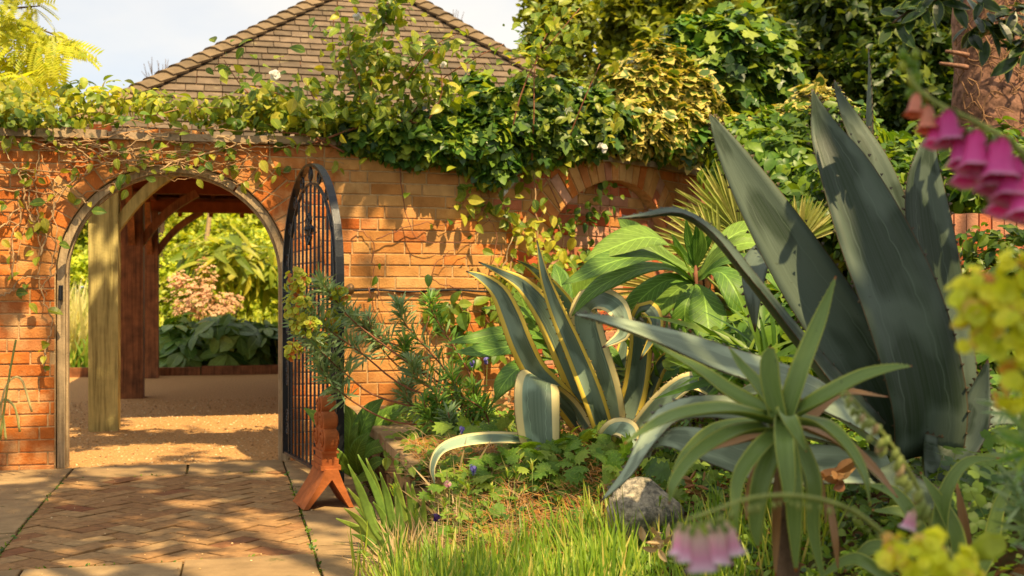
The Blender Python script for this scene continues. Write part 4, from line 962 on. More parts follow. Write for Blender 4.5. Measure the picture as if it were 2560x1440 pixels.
# ------------------------------------------------------------------ variegated agave
va = thing('variegated_agave', 'yellow-edged grey-green agave with folded leaves in the middle of the bed', 'agave', P(1490, 1080, 5.3))
mV, mW = M['agave_v'], M['agave_w']
def VB(ctrl, mat=None, **k): blade(va, ctrl, mat or mV, teeth=k.pop('teeth', .008), thick=.012, **k)
VB([(1470, 1080, 5.3, 60), (1410, 1000, 5.2, 64), (1345, 935, 5.15, 66), (1305, 860, 5.1, 66), (1278, 790, 5.1, 62), (1248, 730, 5.1, 46), (1205, 695, 5.1, 24), (1165, 678, 5.1, 3)], nrm=(-.35, -.9, .3), cup=.3)
VB([(1500, 1090, 5.3, 66), (1465, 1000, 5.25, 78), (1420, 890, 5.2, 82), (1370, 790, 5.2, 70), (1310, 715, 5.2, 42), (1250, 680, 5.2, 20), (1196, 655, 5.2, 3)], nrm=(.0, -1, .2), cup=.25)
VB([(1515, 1085, 5.15, 56), (1480, 980, 5.1, 60), (1435, 870, 5.1, 54), (1395, 780, 5.1, 44), (1362, 690, 5.1, 26), (1342, 600, 5.1, 3)], nrm=(-.2, -1, .1), cup=.55)
VB([(1500, 1050, 5.5, 90), (1470, 900, 5.6, 105), (1430, 790, 5.65, 90), (1375, 710, 5.65, 56), (1330, 670, 5.65, 26), (1290, 650, 5.65, 3)], nrm=(-.4, -.6, -.7), cup=.2)
VB([(1530, 1100, 5.2, 84), (1510, 980, 5.15, 90), (1478, 870, 5.15, 86), (1462, 790, 5.15, 84), (1490, 752, 5.1, 84), (1540, 768, 5.0, 68), (1560, 830, 4.98, 40), (1505, 870, 4.95, 3)], nrm=(-.1, -1, .1), nrm2=(.4, -.75, .5), cup=.14, mat=mW)
VB([(1550, 1095, 5.3, 60), (1585, 980, 5.3, 68), (1600, 870, 5.3, 62), (1600, 800, 5.3, 58), (1622, 775, 5.25, 56), (1640, 820, 5.2, 36), (1600, 900, 5.15, 3)], nrm=(.1, -1, .1), nrm2=(.4, -.8, .4), cup=.2)
VB([(1565, 1095, 5.35, 40), (1610, 1000, 5.35, 46), (1645, 920, 5.35, 42), (1668, 900, 5.35, 40), (1675, 950, 5.3, 36), (1665, 1010, 5.3, 5)], nrm=(.5, -.9, .1), cup=.5)
VB([(1490, 1110, 5.25, 70), (1430, 1020, 5.25, 78), (1378, 966, 5.15, 88), (1350, 948, 5.02, 98), (1342, 975, 4.9, 116), (1344, 1050, 4.86, 112), (1352, 1120, 4.85, 92), (1362, 1190, 4.85, 40)], nrm=(.35, .5, .8), nrm2=(-.1, -1, -.1), cup=.1, mat=mW, nseg=36, uvt=(0, .93))
VB([(1590, 1080, 5.2, 50), (1660, 1000, 5.1, 56), (1730, 955, 5.0, 58), (1790, 985, 4.95, 50), (1830, 1060, 4.9, 4)], nrm=(0, -.8, .6), nrm2=(.5, -.8, .3), cup=.2, mat=mW)
VB([(1500, 1130, 5.0, 60), (1540, 1075, 4.8, 66), (1570, 1080, 4.7, 60), (1590, 1130, 4.65, 5)], nrm=(.1, -.9, .4), cup=.1, mat=mW)
VB([(1460, 1120, 5.1, 40), (1320, 1098, 4.9, 46), (1190, 1098, 4.8, 48), (1110, 1120, 4.75, 42), (1082, 1165, 4.72, 30), (1088, 1215, 4.7, 4)], nrm=(0, -.6, .9), nrm2=(-.9, -.5, .2), cup=.12, mat=mW)
VB([(1540, 1080, 5.45, 60), (1545, 950, 5.6, 50), (1560, 860, 5.65, 30), (1570, 800, 5.65, 3)], nrm=(.1, -1, 0), cup=.4)

# ------------------------------------------------------------------ aloes in front
al = thing('tree_aloe', 'green aloe rosette with arching narrow leaves in front of the giant agave', 'aloe', P(1975, 1430, 2.35))
mb = MB(); mb.tube([P(1975, 1600, 2.35), P(1970, 1440, 2.35), P(1965, 1250, 2.35), P(1960, 1040, 2.3)], [.024, .024, .022, .026], 10); mb.build('stem', M['bark'], al, True)
Z = 2.25
def AL(ctrl, mat=None, **k): blade(al, ctrl, mat or M['aloe'], teeth=.0022, thick=.009, cup=k.pop('cup', .45), nrm=k.pop('nrm', (0, -.7, .7)), tooth_n=18, **k)
AL([(1960, 1060, Z, 48), (2000, 930, Z, 52), (2050, 800, Z+.05, 38), (2090, 690, Z+.05, 3)], nrm=(-.6, -1, .2))
AL([(1945, 1050, Z, 46), (1925, 960, Z, 52), (1922, 900, Z, 46), (1928, 868, Z, 14)], nrm=(0, -1, .1))
AL([(1980, 1040, Z, 48), (2050, 1000, Z-.05, 56), (2150, 945, Z-.1, 46), (2230, 920, Z-.12, 24), (2280, 915, Z-.12, 3)], nrm=(0, -.7, .8))
AL([(1940, 1030, Z, 44), (1890, 960, Z+.05, 40), (1850, 910, Z+.08, 24), (1822, 868, Z+.08, 3)], nrm=(.4, -.9, .3))
AL([(1930, 1040, Z, 50), (1830, 985, Z+.05, 50), (1750, 925, Z+.1, 34), (1680, 885, Z+.15, 16), (1620, 850, Z+.15, 3)], nrm=(.3, -.8, .6))
AL([(1930, 1050, Z, 50), (1820, 1025, Z-.1, 52), (1710, 1035, Z-.15, 46), (1630, 1065, Z-.2, 30), (1560, 1110, Z-.22, 4)], nrm=(0, -.5, .9))
AL([(1930, 1070, Z, 48), (1840, 1080, Z-.1, 48), (1750, 1130, Z-.15, 42), (1690, 1200, Z-.2, 34), (1672, 1260, Z-.2, 3)], nrm=(-.2, -.6, .8), nrm2=(-.7, -.7, .2))
AL([(1950, 1080, Z-.02, 44), (1900, 1120, Z-.12, 46), (1850, 1190, Z-.15, 38), (1838, 1270, Z-.17, 22), (1845, 1340, Z-.17, 3)], nrm=(-.3, -.8, .5))
AL([(1950, 1040, Z-.05, 44), (1965, 1040, Z-.15, 46), (1990, 1080, Z-.18, 34), (2016, 1130, Z-.18, 3)], nrm=(.1, -.9, .4))
AL([(1990, 1050, Z, 48), (2060, 1065, Z-.08, 54), (2120, 1120, Z-.12, 46), (2160, 1190, Z-.14, 34), (2175, 1265, Z-.14, 4)], nrm=(.2, -.7, .7), nrm2=(.8, -.6, .1))
AL([(2000, 1060, Z+.05, 46), (2090, 1100, Z+.1, 46), (2180, 1170, Z+.1, 32), (2245, 1245, Z+.1, 4)], M['aloe_dry'], nrm=(.2, -.7, .7))
AL([(1965, 1090, Z, 44), (1980, 1200, Z-.06, 50), (1985, 1310, Z-.06, 40), (1990, 1430, Z-.06, 8)], nrm=(.1, -1, .1))
AL([(1985, 1090, Z, 44), (2030, 1200, Z-.02, 46), (2030, 1320, Z-.02, 38), (2060, 1460, Z-.02, 8)], nrm=(.3, -1, .1))
AL([(1945, 1100, Z+.03, 44), (1905, 1200, Z, 52), (1890, 1310, Z, 36), (1895, 1370, Z, 5)], nrm=(-.3, -1, .1))
AL([(1960, 1085, Z-.04, 46), (1955, 1060, Z-.12, 50), (1960, 1120, Z-.2, 52), (1970, 1220, Z-.22, 34), (1960, 1260, Z-.22, 3)], nrm=(0, -1, .4))
AL([(1990, 1040, Z+.1, 30), (1985, 960, Z+.12, 24), (1972, 920, Z+.12, 3)], M['aloe_dry'], nrm=(0, -1, .1))
AL([(2010, 1060, Z+.1, 36), (2100, 985, Z+.15, 30), (2220, 992, Z+.15, 4)], M['aloe_dry'], nrm=(0, -.6, .9))
AL([(1930, 1080, Z+.06, 30), (1850, 1100, Z+.08, 34), (1750, 1130, Z+.08, 4)], M['aloe_dry'], nrm=(0, -.6, .9))
AL([(1940, 1060, Z+.1, 40), (1800, 1070, Z+.2, 40), (1720, 1130, Z+.2, 30), (1680, 1180, Z+.2, 4)], nrm=(0, -.6, .9))
AL([(2070, 1250, Z+.02, 20), (2085, 1340, Z, 22), (2095, 1420, Z, 4)], M['aloe_dry'], nrm=(.3, -1, .1))
for dx, l, w in ((-60, 250, 22), (-25, 330, 26), (20, 300, 24), (60, 260, 20), (95, 200, 18), (-95, 190, 18)):
    AL([(1965 + dx * .2, 1110, Z + .06, w), (1965 + dx * .8, 1110 + l * .35, Z + .02, w), (1965 + dx, 1110 + l * .7, Z + .03, w * .8), (1965 + dx * 1.05, 1110 + l, Z + .03, 4)], M['aloe_dry'] if dx % 2 else None, nrm=(dx * .01, -1, .1))
al2 = thing('low_aloe', 'small aloe with upright green leaves at the bottom right beneath the agave', 'aloe', P(2330, 1500, 2.5))
def A2(ctrl, mat=None, **k): blade(al2, ctrl, mat or M['aloe'], teeth=.002, thick=.008, cup=.4, nrm=k.pop('nrm', (0, -.8, .5)), tooth_n=16, **k)
A2([(2340, 1500, 2.5, 50), (2300, 1340, 2.5, 54), (2240, 1240, 2.5, 44), (2170, 1210, 2.5, 4)], nrm=(.3, -.8, .6))
A2([(2360, 1500, 2.5, 46), (2350, 1330, 2.5, 44), (2370, 1220, 2.5, 36), (2420, 1155, 2.5, 26), (2500, 1145, 2.5, 3)], nrm=(-.5, -.8, .4))
A2([(2380, 1500, 2.5, 46), (2390, 1360, 2.5, 56), (2350, 1260, 2.5, 40), (2300, 1180, 2.5, 3)], nrm=(.4, -.9, .2))
A2([(2330, 1500, 2.45, 46), (2240, 1400, 2.4, 46), (2180, 1370, 2.4, 40), (2110, 1430, 2.4, 4)])
A2([(2400, 1500, 2.5, 46), (2470, 1380, 2.5, 44), (2500, 1260, 2.5, 30), (2560, 1160, 2.5, 3)], nrm=(-.4, -.8, .4))
A2([(2350, 1500, 2.6, 46), (2280, 1300, 2.65, 40), (2180, 1275, 2.65, 4)])
A2([(2420, 1400, 2.6, 30), (2405, 1290, 2.6, 26), (2390, 1200, 2.6, 3)], M['aloe_dry'])
A2([(2300, 1520, 2.4, 40), (2180, 1420, 2.3, 40), (2120, 1400, 2.3, 30), (2040, 1450, 2.3, 4)])

# ------------------------------------------------------------------ large ribbed-leaf plant (centre)
ec = thing('echium', 'leafy plant with long ribbed green leaves on a red stem before the blind arch', 'plant', P(1740, 1060, 5.6))
mE = M['echium']
def EB(ctrl, th=ec, **k): blade(th, ctrl, k.pop('mat', mE), thick=.003, cup=k.pop('cup', .18), nseg=20, **k)
EB([(1735, 700, 5.5, 10), (1705, 645, 5.4, 22), (1655, 600, 5.2, 74), (1600, 595, 5.1, 98), (1530, 620, 5.0, 74), (1461, 652, 4.9, 3)], nrm=(-.1, -.75, .7))
EB([(1735, 705, 5.5, 10), (1690, 665, 5.3, 26), (1620, 640, 5.1, 70), (1530, 655, 4.9, 84), (1455, 690, 4.8, 42), (1405, 712, 4.75, 3)], nrm=(-.1, -.7, .75))
EB([(1735, 710, 5.5, 10), (1680, 672, 5.4, 24), (1600, 672, 5.2, 50), (1520, 705, 5.1, 56), (1465, 745, 5.0, 30), (1430, 790, 5.0, 3)], nrm=(-.2, -.8, .5))
EB([(1745, 700, 5.5, 10), (1790, 640, 5.5, 30), (1850, 610, 5.5, 54), (1900, 610, 5.5, 40), (1950, 630, 5.5, 3)], nrm=(.1, -.7, .7))
EB([(1745, 700, 5.5, 10), (1810, 655, 5.4, 40), (1880, 655, 5.3, 60), (1940, 700, 5.2, 44), (1975, 760, 5.2, 3)], nrm=(.1, -.7, .7))
EB([(1742, 710, 5.4, 10), (1760, 740, 5.2, 60), (1768, 790, 5.1, 96), (1775, 840, 5.05, 64), (1788, 880, 5.05, 3)], nrm=(0, -1, .2))
EB([(1748, 700, 5.4, 10), (1800, 680, 5.2, 56), (1840, 730, 5.1, 84), (1862, 790, 5.1, 56), (1872, 850, 5.1, 3)], nrm=(.2, -1, .3))
EB([(1740, 715, 5.6, 10), (1715, 760, 5.5, 50), (1712, 810, 5.5, 66), (1718, 860, 5.5, 3)], nrm=(0, -1, .1))
EB([(1735, 705, 5.5, 10), (1670, 700, 5.4, 40), (1610, 740, 5.3, 60), (1570, 790, 5.3, 46), (1545, 845, 5.3, 3)], nrm=(-.2, -1, .3))
EB([(1735, 705, 5.6, 10), (1700, 720, 5.6, 44), (1650, 770, 5.6, 54), (1630, 830, 5.6, 3)], nrm=(-.2, -1, .3))
for a, b, w in (((1722, 600), (1715, 548), 26), ((1742, 600), (1740, 560), 24), ((1765, 610), (1790, 565), 22), ((1700, 625), (1680, 585), 22), ((1755, 620), (1752, 570), 26)):
    EB([(1738, 670, 5.5, 10), (a[0], a[1], 5.45, w), (b[0], b[1], 5.4, 3)], nrm=(.1, -1, .1))
EB([(1735, 680, 5.55, 10), (1640, 630, 5.65, 46), (1580, 575, 5.7, 50), (1545, 545, 5.75, 3)], nrm=(-.2, -.8, .6))
EB([(1745, 690, 5.6, 10), (1830, 590, 5.8, 50), (1900, 575, 5.9, 50), (1960, 600, 5.9, 3)], nrm=(.2, -.8, .6))
mb = MB(); mb.tube([P(1750, 1060, 5.6), P(1752, 880, 5.55), P(1742, 760, 5.5), P(1738, 640, 5.5)], [.016, .016, .014, .006], 8); mb.build('stem', M['red_stem'], ec, True)
for a in (((1750, 860, 5.5), (1700, 800, 5.5), (1640, 790, 5.5)), ((1752, 900, 5.5), (1800, 870, 5.5), (1870, 880, 5.5))):
    stems(ec, [pxpts(a)], .008, .004, M['red_stem'])
e2 = thing('broadleaf_plant', 'light green broad-leaved plant to the left of the variegated agave', 'plant', P(1400, 1000, 5.9))
def E2(*a, **k): EB(list(a), th=e2, nrm=k.pop('nrm', (0, -.8, .6)), **k)
E2((1395, 850, 5.9, 10), (1330, 838, 5.7, 34), (1250, 835, 5.55, 46), (1180, 848, 5.5, 34), (1118, 858, 5.4, 3))
E2((1395, 880, 5.9, 10), (1330, 862, 5.6, 40), (1260, 868, 5.5, 58), (1190, 880, 5.4, 40), (1135, 880, 5.3, 3))
E2((1400, 900, 5.9, 10), (1340, 900, 5.6, 50), (1290, 925, 5.4, 62), (1255, 965, 5.3, 46), (1238, 998, 5.3, 3), nrm=(-.3, -.9, .4))
E2((1400, 900, 5.9, 10), (1355, 840, 5.8, 50), (1320, 780, 5.8, 70), (1300, 735, 5.8, 50), (1292, 700, 5.8, 3), nrm=(-.2, -1, .2))
E2((1405, 880, 6.0, 10), (1430, 800, 6.0, 50), (1455, 730, 6.0, 70), (1480, 705, 6.0, 40), (1500, 690, 6.0, 3), nrm=(.2, -1, .2))
E2((1400, 860, 5.9, 10), (1345, 800, 5.8, 22), (1280, 772, 5.7, 30), (1205, 770, 5.6, 3))
E2((1405, 860, 5.9, 10), (1410, 780, 5.9, 44), (1400, 700, 5.95, 50), (1385, 660, 6.0, 3), nrm=(0, -1, .1))
E2((1400, 900, 5.8, 10), (1450, 870, 5.7, 44), (1520, 880, 5.6, 40), (1560, 920, 5.6, 3), nrm=(.1, -.9, .4))
E2((1400, 930, 5.8, 10), (1330, 930, 5.8, 30), (1270, 960, 5.8, 36), (1230, 1010, 5.8, 3))
stems(e2, [pxpts(((1400, 1010, 5.9), (1402, 930, 5.9), (1400, 840, 5.9)))], .014, .008, M['green_stem'])

# ------------------------------------------------------------------ fan palm
pm = thing('fan_palm', 'fan palm with stiff pale green segments behind the ribbed-leaf plant', 'palm', P(1880, 1060, 7.0))
def frond(hub, z, length, a0, a1, n, tilt=(0, -1, .3), mat='palm', w=.028, far=0.0, name='frond'):
    h = P(hub[0], hub[1], z); st_ = MB(); st_.tube([P(1880, 800, 7.1), (P(1880, 800, 7.1) + h) / 2 + Vector((0, 0, .08)), h], [.009, .008, .006], 6); fr = st_.build(name, M['green_stem'], pm, True)
    for i in range(n):
        mb = MB()
        a = R(a0 + (a1 - a0) * i / (n - 1) + random.uniform(-1.5, 1.5)); ln = length * (.82 + .25 * math.sin(math.pi * i / (n - 1))) * random.uniform(.9, 1.05) / F * z
        d = Vector((math.cos(a), -.18 + far + random.uniform(-.08, .08), math.sin(a))).normalized(); sd_ = d.cross(Vector(tilt)).normalized(); nn = sd_.cross(d)
        vs, uvs = [], []
        for k, (t, ww) in enumerate(((0, .3), (.25, .8), (.55, 1), (.8, .6), (1, .04))):
            c = h + d * ln * t + Vector((0, 0, -.10 * ln * t * t)); wv = w * ww
            vs += [c - sd_ * wv * .5 + nn * wv * .35, c, c + sd_ * wv * .5 + nn * wv * .35]; uvs += [(0, t), (.5, t), (1, t)]
        mb.add(vs, [(k*3+j, k*3+j+1, k*3+j+4, k*3+j+3) for k in range(4) for j in (0, 1)], uvs)
        mb.build('leaflet', M[mat], fr)
frond((1850, 585), 6.9, 205, 62, 175, 30); frond((1800, 640), 6.8, 180, 95, 200, 24, w=.024)
frond((1995, 610), 7.2, 130, 25, 130, 22); frond((1960, 770), 6.3, 120, -60, 240, 34, tilt=(.3, -1, .2), mat='palm_dry', w=.02)
frond((1700, 735), 6.6, 210, 150, 215, 22, mat='palm_dry', w=.02); frond((1900, 720), 6.9, 150, -30, 100, 24)
frond((1640, 640), 6.9, 150, 130, 200, 16, mat='palm_dry', w=.018)
mb = MB(); mb.tube([P(1880, 1060, 7.1), P(1880, 900, 7.1), P(1880, 780, 7.1)], [.09, .085, .06], 10); mb.build('trunk', M['bark'], pm)

# ------------------------------------------------------------------ spurge shrub leaning across the gate
sp_ = thing('spurge_shrub', 'blue-green spurge with long bare stems and yellow flowerheads leaning across the iron gate', 'shrub', P(1210, 1080, 5.9))
def whorl(parent, path, r0, r1, ln, mat, n, start=.0, sweep=.5, name='leaf', smat='red_stem', k=0, base_r=.006, t=NEE):
    q = spline(path, 18); mb = MB(); mb.tube([Vector(a[:3]) for a in q], [base_r * (1 - .5 * i / 17) for i in range(18)], 5); mb.build('stem', M[smat], parent, True)
    T, Nn, Dd = [], [], []
    for i in range(n):
        x = start + (1 - start) * (i / n) ** .9; f = x * 17; j = min(int(f), 16); p = Vector(q[j][:3]).lerp(Vector(q[j+1][:3]), f - j); tg = (Vector(q[j+1][:3]) - Vector(q[j][:3])).normalized()
        a = i * 2.39996; u = tg.orthogonal().normalized(); v = tg.cross(u); o = u * math.cos(a) + v * math.sin(a)
        d = o * 1.0 + tg * (sweep + .9 * max(0, x - .75) * 4); T.append(p); Dd.append(d); Nn.append(tg * .5 - o * .45 + Vector((random.gauss(0, .5), random.gauss(-.35, .4), random.gauss(.2, .5))))
    T = np.array([list(a) for a in T]); sz = ln * (.75 + .4 * RNG.random(n)) * np.linspace(1.0, .8, n)
    leaves(parent, t, orient(np.array([list(a) for a in Nn]), np.array([list(a) for a in Dd]), sz), T, mat, k, name)
def cluster(parent, c, r, n, size, mat='eflower', k=8, name='flower'):
    T, D = blob_pts(c, r, n, .5, 1.0, .7); leaves(parent, CUP, orient(D + np.array([0, -.4, .5]) + RNG.normal(size=(n, 3)) * .3, RNG.normal(size=(n, 3)), size * (.7 + .5 * RNG.random(n))), T, M[mat], k, name)
E1, E2m = M['euph'], M['euph2']
whorl(sp_, pxpts([(1240, 1085, 5.9), (1150, 1062, 5.8), (1000, 1058, 5.7), (900, 1015, 5.65), (830, 960, 5.6), (790, 900, 5.6)]), 0, 0, .10, E1, 170, .66, .3)
whorl(sp_, pxpts([(1230, 1080, 5.9), (1080, 1030, 5.8), (940, 990, 5.7), (870, 940, 5.65), (800, 875, 5.6), (745, 800, 5.55)]), 0, 0, .105, E1, 240, .58, .3)
whorl(sp_, pxpts([(1230, 1080, 5.9), (1120, 1010, 5.8), (1000, 960, 5.75), (900, 880, 5.7), (800, 810, 5.65), (740, 740, 5.6)]), 0, 0, .10, E1, 240, .56, .3)
whorl(sp_, pxpts([(1220, 1075, 5.9), (1090, 960, 5.85), (970, 870, 5.8), (880, 800, 5.75), (830, 740, 5.7), (800, 700, 5.7)]), 0, 0, .10, E1, 210, .56, .3)
whorl(sp_, pxpts([(1230, 1080, 6.0), (1060, 900, 6.0), (960, 850, 5.95), (880, 800, 5.9)]), 0, 0, .10, E1, 150, .6, .3)
whorl(sp_, pxpts([(1240, 1080, 6.0), (1100, 980, 6.0), (1000, 920, 5.95), (940, 850, 5.9), (920, 790, 5.9)]), 0, 0, .09, E1, 100, .6, .2)
for i, (bx, by, tx, ty, z) in enumerate(((1200, 1090, 1000, 760, 6.0), (1210, 1090, 1010, 850, 5.9), (1220, 1090, 1075, 745, 6.0), (1180, 1060, 1030, 900, 5.8), (1230, 1080, 1130, 930, 5.8), (1190, 1100, 1090, 990, 5.7), (1150, 1080, 1010, 960, 5.8), (1200, 1080, 1180, 960, 5.9), (1130, 1080, 1060, 1000, 5.65), (1170, 1090, 1120, 1030, 5.6))):
    whorl(sp_, pxpts([(bx, by, z), ((bx+tx)/2+28, (by+ty)/2+20, z), (tx+14, ty+50, z), (tx, ty, z)]), 0, 0, .095, E2m if i % 3 else E1, 170, .22 if i > 2 else .38, .55)
cluster(sp_, P(742, 702, 5.55), (.055, .05, .06), 60, .030); cluster(sp_, P(742, 770, 5.55), (.07, .05, .075), 85, .029); cluster(sp_, P(762, 815, 5.55), (.08, .05, .05), 60, .028)
cluster(sp_, P(730, 880, 5.55), (.045, .04, .04), 44, .028); cluster(sp_, P(850, 735, 5.7), (.045, .04, .045), 44, .028); cluster(sp_, P(828, 800, 5.7), (.04, .04, .07), 40, .027); cluster(sp_, P(800, 850, 5.62), (.05, .04, .04), 26, .027)

# ------------------------------------------------------------------ climbers on and over the wall
def wp(x, y, off=.03):                      # photo pixel -> point just in front of the wall
    q = q_at(x, -off); p = wall_pt(q, -off, 0); return Vector((p.x, p.y, CZ + (HZ - y) / F * p.y))
def climber(th, paths, leaf, size, mat, per, smat, r0=.006, k=60, spread=.05, off=(.02, .07)):
    Ts = []
    for path in paths:
        pts = [wp(x, y, random.uniform(*off)) for x, y in path]; q = spline(pts, max(8, 5 * len(pts)))
        q = [Vector(a[:3]) + Vector((random.gauss(0, .006), random.gauss(0, .006), random.gauss(0, .006))) for a in q]
        mb = MB(); mb.tube(q, [r0 * (1 - .6 * i / len(q)) for i in range(len(q))], 5); mb.build('stem', M[smat], th, True)
        for _ in range(int(per * len(path))): 
            p = random.choice(q); Ts.append([p.x + random.gauss(0, spread), p.y - abs(random.gauss(0, spread * .5)), p.z + random.gauss(0, spread)])
    if not Ts: return
    T = np.array(Ts); n = len(T)
    leaves(th, leaf, orient(np.array([0, -.8, .45]) + RNG.normal(size=(n, 3)) * .45, RNG.normal(size=(n, 3)) * .7 + np.array([0, 0, -.6]), size * (.6 + .7 * RNG.random(n))), T, mat, k)
rnd_ = random.Random(5)
def wander(x, y, dx, dy, n, wob=18): 
    out = [(x, y)]
    for _ in range(n): x += dx + rnd_.uniform(-wob, wob); y += dy + rnd_.uniform(-wob, wob); out.append((x, y))
    return out
cl = thing('bare_climber', 'sparse climber with tangled pale bare stems on the wall left of the gateway', 'climber', wp(60, 1150))
paths = [wander(110, 930, -4, -62, 9, 26), wander(130, 560, -20, -22, 8, 26), wander(-30, 480, 70, -14, 8, 24), wander(-30, 360, 68, 4, 9, 22), wander(-20, 420, 60, -12, 12, 20),
         wander(30, 700, 14, -45, 8, 24), wander(120, 560, 30, -38, 5, 22), wander(-20, 600, 34, -28, 7, 20), wander(-20, 520, 26, 12, 6, 24), wander(60, 450, 8, 40, 6, 22),
         wander(200, 340, 60, 10, 9, 16), wander(260, 450, 22, -22, 6, 16), wander(400, 420, 60, -16, 7, 16), wander(300, 330, 45, 14, 9, 16), wander(500, 330, 48, 12, 8, 16), wander(-10, 740, 24, -14, 5, 20),
         wander(100, 640, -12, -36, 7, 30), wander(150, 400, 40, -12, 7, 20), wander(20, 330, 60, 12, 8, 20), wander(-20, 400, 30, 20, 8, 24)]
climber(cl, paths, OV, .07, M['rose'], 0.75, 'vine_stem', .006, 100, .03)
climber(cl, [wander(100, 330 + i * 8, 66, 6, 9, 22) for i in range(6)], OV, .05, M['rose'], 1.0, 'vine_stem', .0042, 30, .05)
cr_ = thing('red_stem_climber', 'thin brown vine crossing the bare tan brickwork right of the iron gate', 'climber', wp(960, 900))
climber(cr_, [[(880, 570), (930, 600), (935, 680), (960, 760), (1000, 820)], [(1000, 420), (1010, 520), (1050, 600), (1160, 600), (1230, 540)], [(1150, 720), (1080, 700), (1110, 640), (1200, 600)], [(940, 600), (1040, 560), (1130, 560), (1230, 520)],
              [(920, 720), (960, 830), (1000, 900)], [(1220, 700), (1240, 590), (1200, 500), (1230, 430)], [(1085, 720), (1070, 830), (1110, 900)]], OV, .07, M['mid'], .5, 'red_stem', .004, 18, .05)
ml = thing('wall_vine', 'light green leafy vine climbing in front of the left side of the blind arch', 'climber', wp(1350, 1000))
climber(ml, [[(1290, 960), (1300, 830), (1270, 700), (1290, 600), (1240, 470), (1210, 420)], [(1340, 900), (1350, 760), (1345, 640), (1340, 520), (1335, 400), (1310, 330)], [(1360, 780), (1380, 680), (1410, 620), (1400, 560)],
             [(1330, 620), (1300, 560), (1260, 540)], [(1250, 800), (1255, 680), (1280, 590)]], OV, .082, M['rose'], 6, 'vine_stem', .008, 200, .045, (.03, .14))
climber(ml, [wander(1380, 600, 0, 20, 5, 20), wander(1320, 560, 2, 28, 5, 20), wander(1300, 700, -10, 30, 4, 20)], OV, .07, M['shrub_y'], 4, 'green_stem', .004, 60, .07, (.04, .16))
nv = thing('niche_vine', 'dark green trailing vine sprays inside the top left of the blind arch', 'climber', wp(1450, 560))
climber(nv, [[(1400, 560), (1450, 520), (1500, 480), (1530, 480)], [(1440, 560), (1480, 540), (1520, 520)], [(1400, 640), (1440, 640), (1480, 610)]], OV, .065, M['mid'], 7, 'red_stem', .003, 60, .04, (-.05, .02))
iv = thing('trailing_vine', 'small trailing vine with pointed leaves hanging off the ivy mound on the tan brick', 'climber', wp(1170, 480))
climber(iv, [[(1200, 400), (1190, 450), (1160, 500), (1120, 520)], [(1210, 430), (1220, 500), (1180, 540)]], OV, .085, M['rose'], 4.5, 'red_stem', .004, 26, .035)
dv = thing('wall_foot_vine', 'dark pointed-leaf vine at the foot of the wall above the spurge', 'climber', wp(1130, 850))
climber(dv, [[(1190, 900), (1150, 840), (1100, 780), (1060, 770)], [(1200, 860), (1160, 780), (1120, 760)], [(1230, 900), (1230, 820), (1190, 760)]], OV, .10, M['mid'], 6, 'red_stem', .004, 50, .05)
hs = thing('hose_end', 'pale grey pipe end hanging from the ivy above the tan brick', 'hose', wp(1280, 440, .06))
mb = MB(); mb.tube([wp(1292, 400, .1), wp(1290, 430, .1), wp(1280, 460, .09), wp(1262, 478, .08)], [.016, .015, .013, .012], 8); mb.build('pipe', M['hose'], hs, True)
mb = MB(); mb.tube([wp(1266, 474, .082), wp(1250, 492, .08)], [.017, .02], 8); mb.build('nozzle', M['white'], hs, True)

# low creeping growth along the coping on the left
cg = thing('coping_creeper', 'low yellow-green creeper trailing along the coping above the gateway', 'climber', wp(120, 300))
leaf_mass(cg, [bp(x, y, z, rx, ry, n * 4 // 5) for x, y, z, rx, ry, n in ((-60, 265, 7.0, 130, 46, 300), (90, 285, 7.1, 130, 34, 300), (240, 262, 7.2, 100, 36, 170), (190, 225, 7.25, 60, 26, 70), (290, 235, 7.3, 60, 34, 70), (430, 268, 7.3, 120, 30, 200), (560, 275, 7.4, 100, 34, 190), (20, 235, 7.4, 110, 40, 170), (650, 285, 7.4, 90, 40, 170), (380, 250, 7.3, 60, 24, 60))], OV, .060, M['shrub_y'], 280, lo=.3)
leaf_mass(cg, [bp(x, y, z, rx, ry, n) for x, y, z, rx, ry, n in ((40, 305, 7.0, 150, 20, 200), (300, 300, 7.2, 160, 10, 40), (560, 310, 7.3, 120, 12, 40))], OV, .05, M['mid'], 40, lo=.3)
stems(cg, [[wp(x, y, .02), wp(x + 90, y - 20, .0), wp(x + 190, y + rnd_.uniform(-20, 25), .05)] for x, y in ((0, 310), (150, 300), (240, 320), (380, 290), (520, 320), (330, 330))], .004, .002, M['vine_stem'])
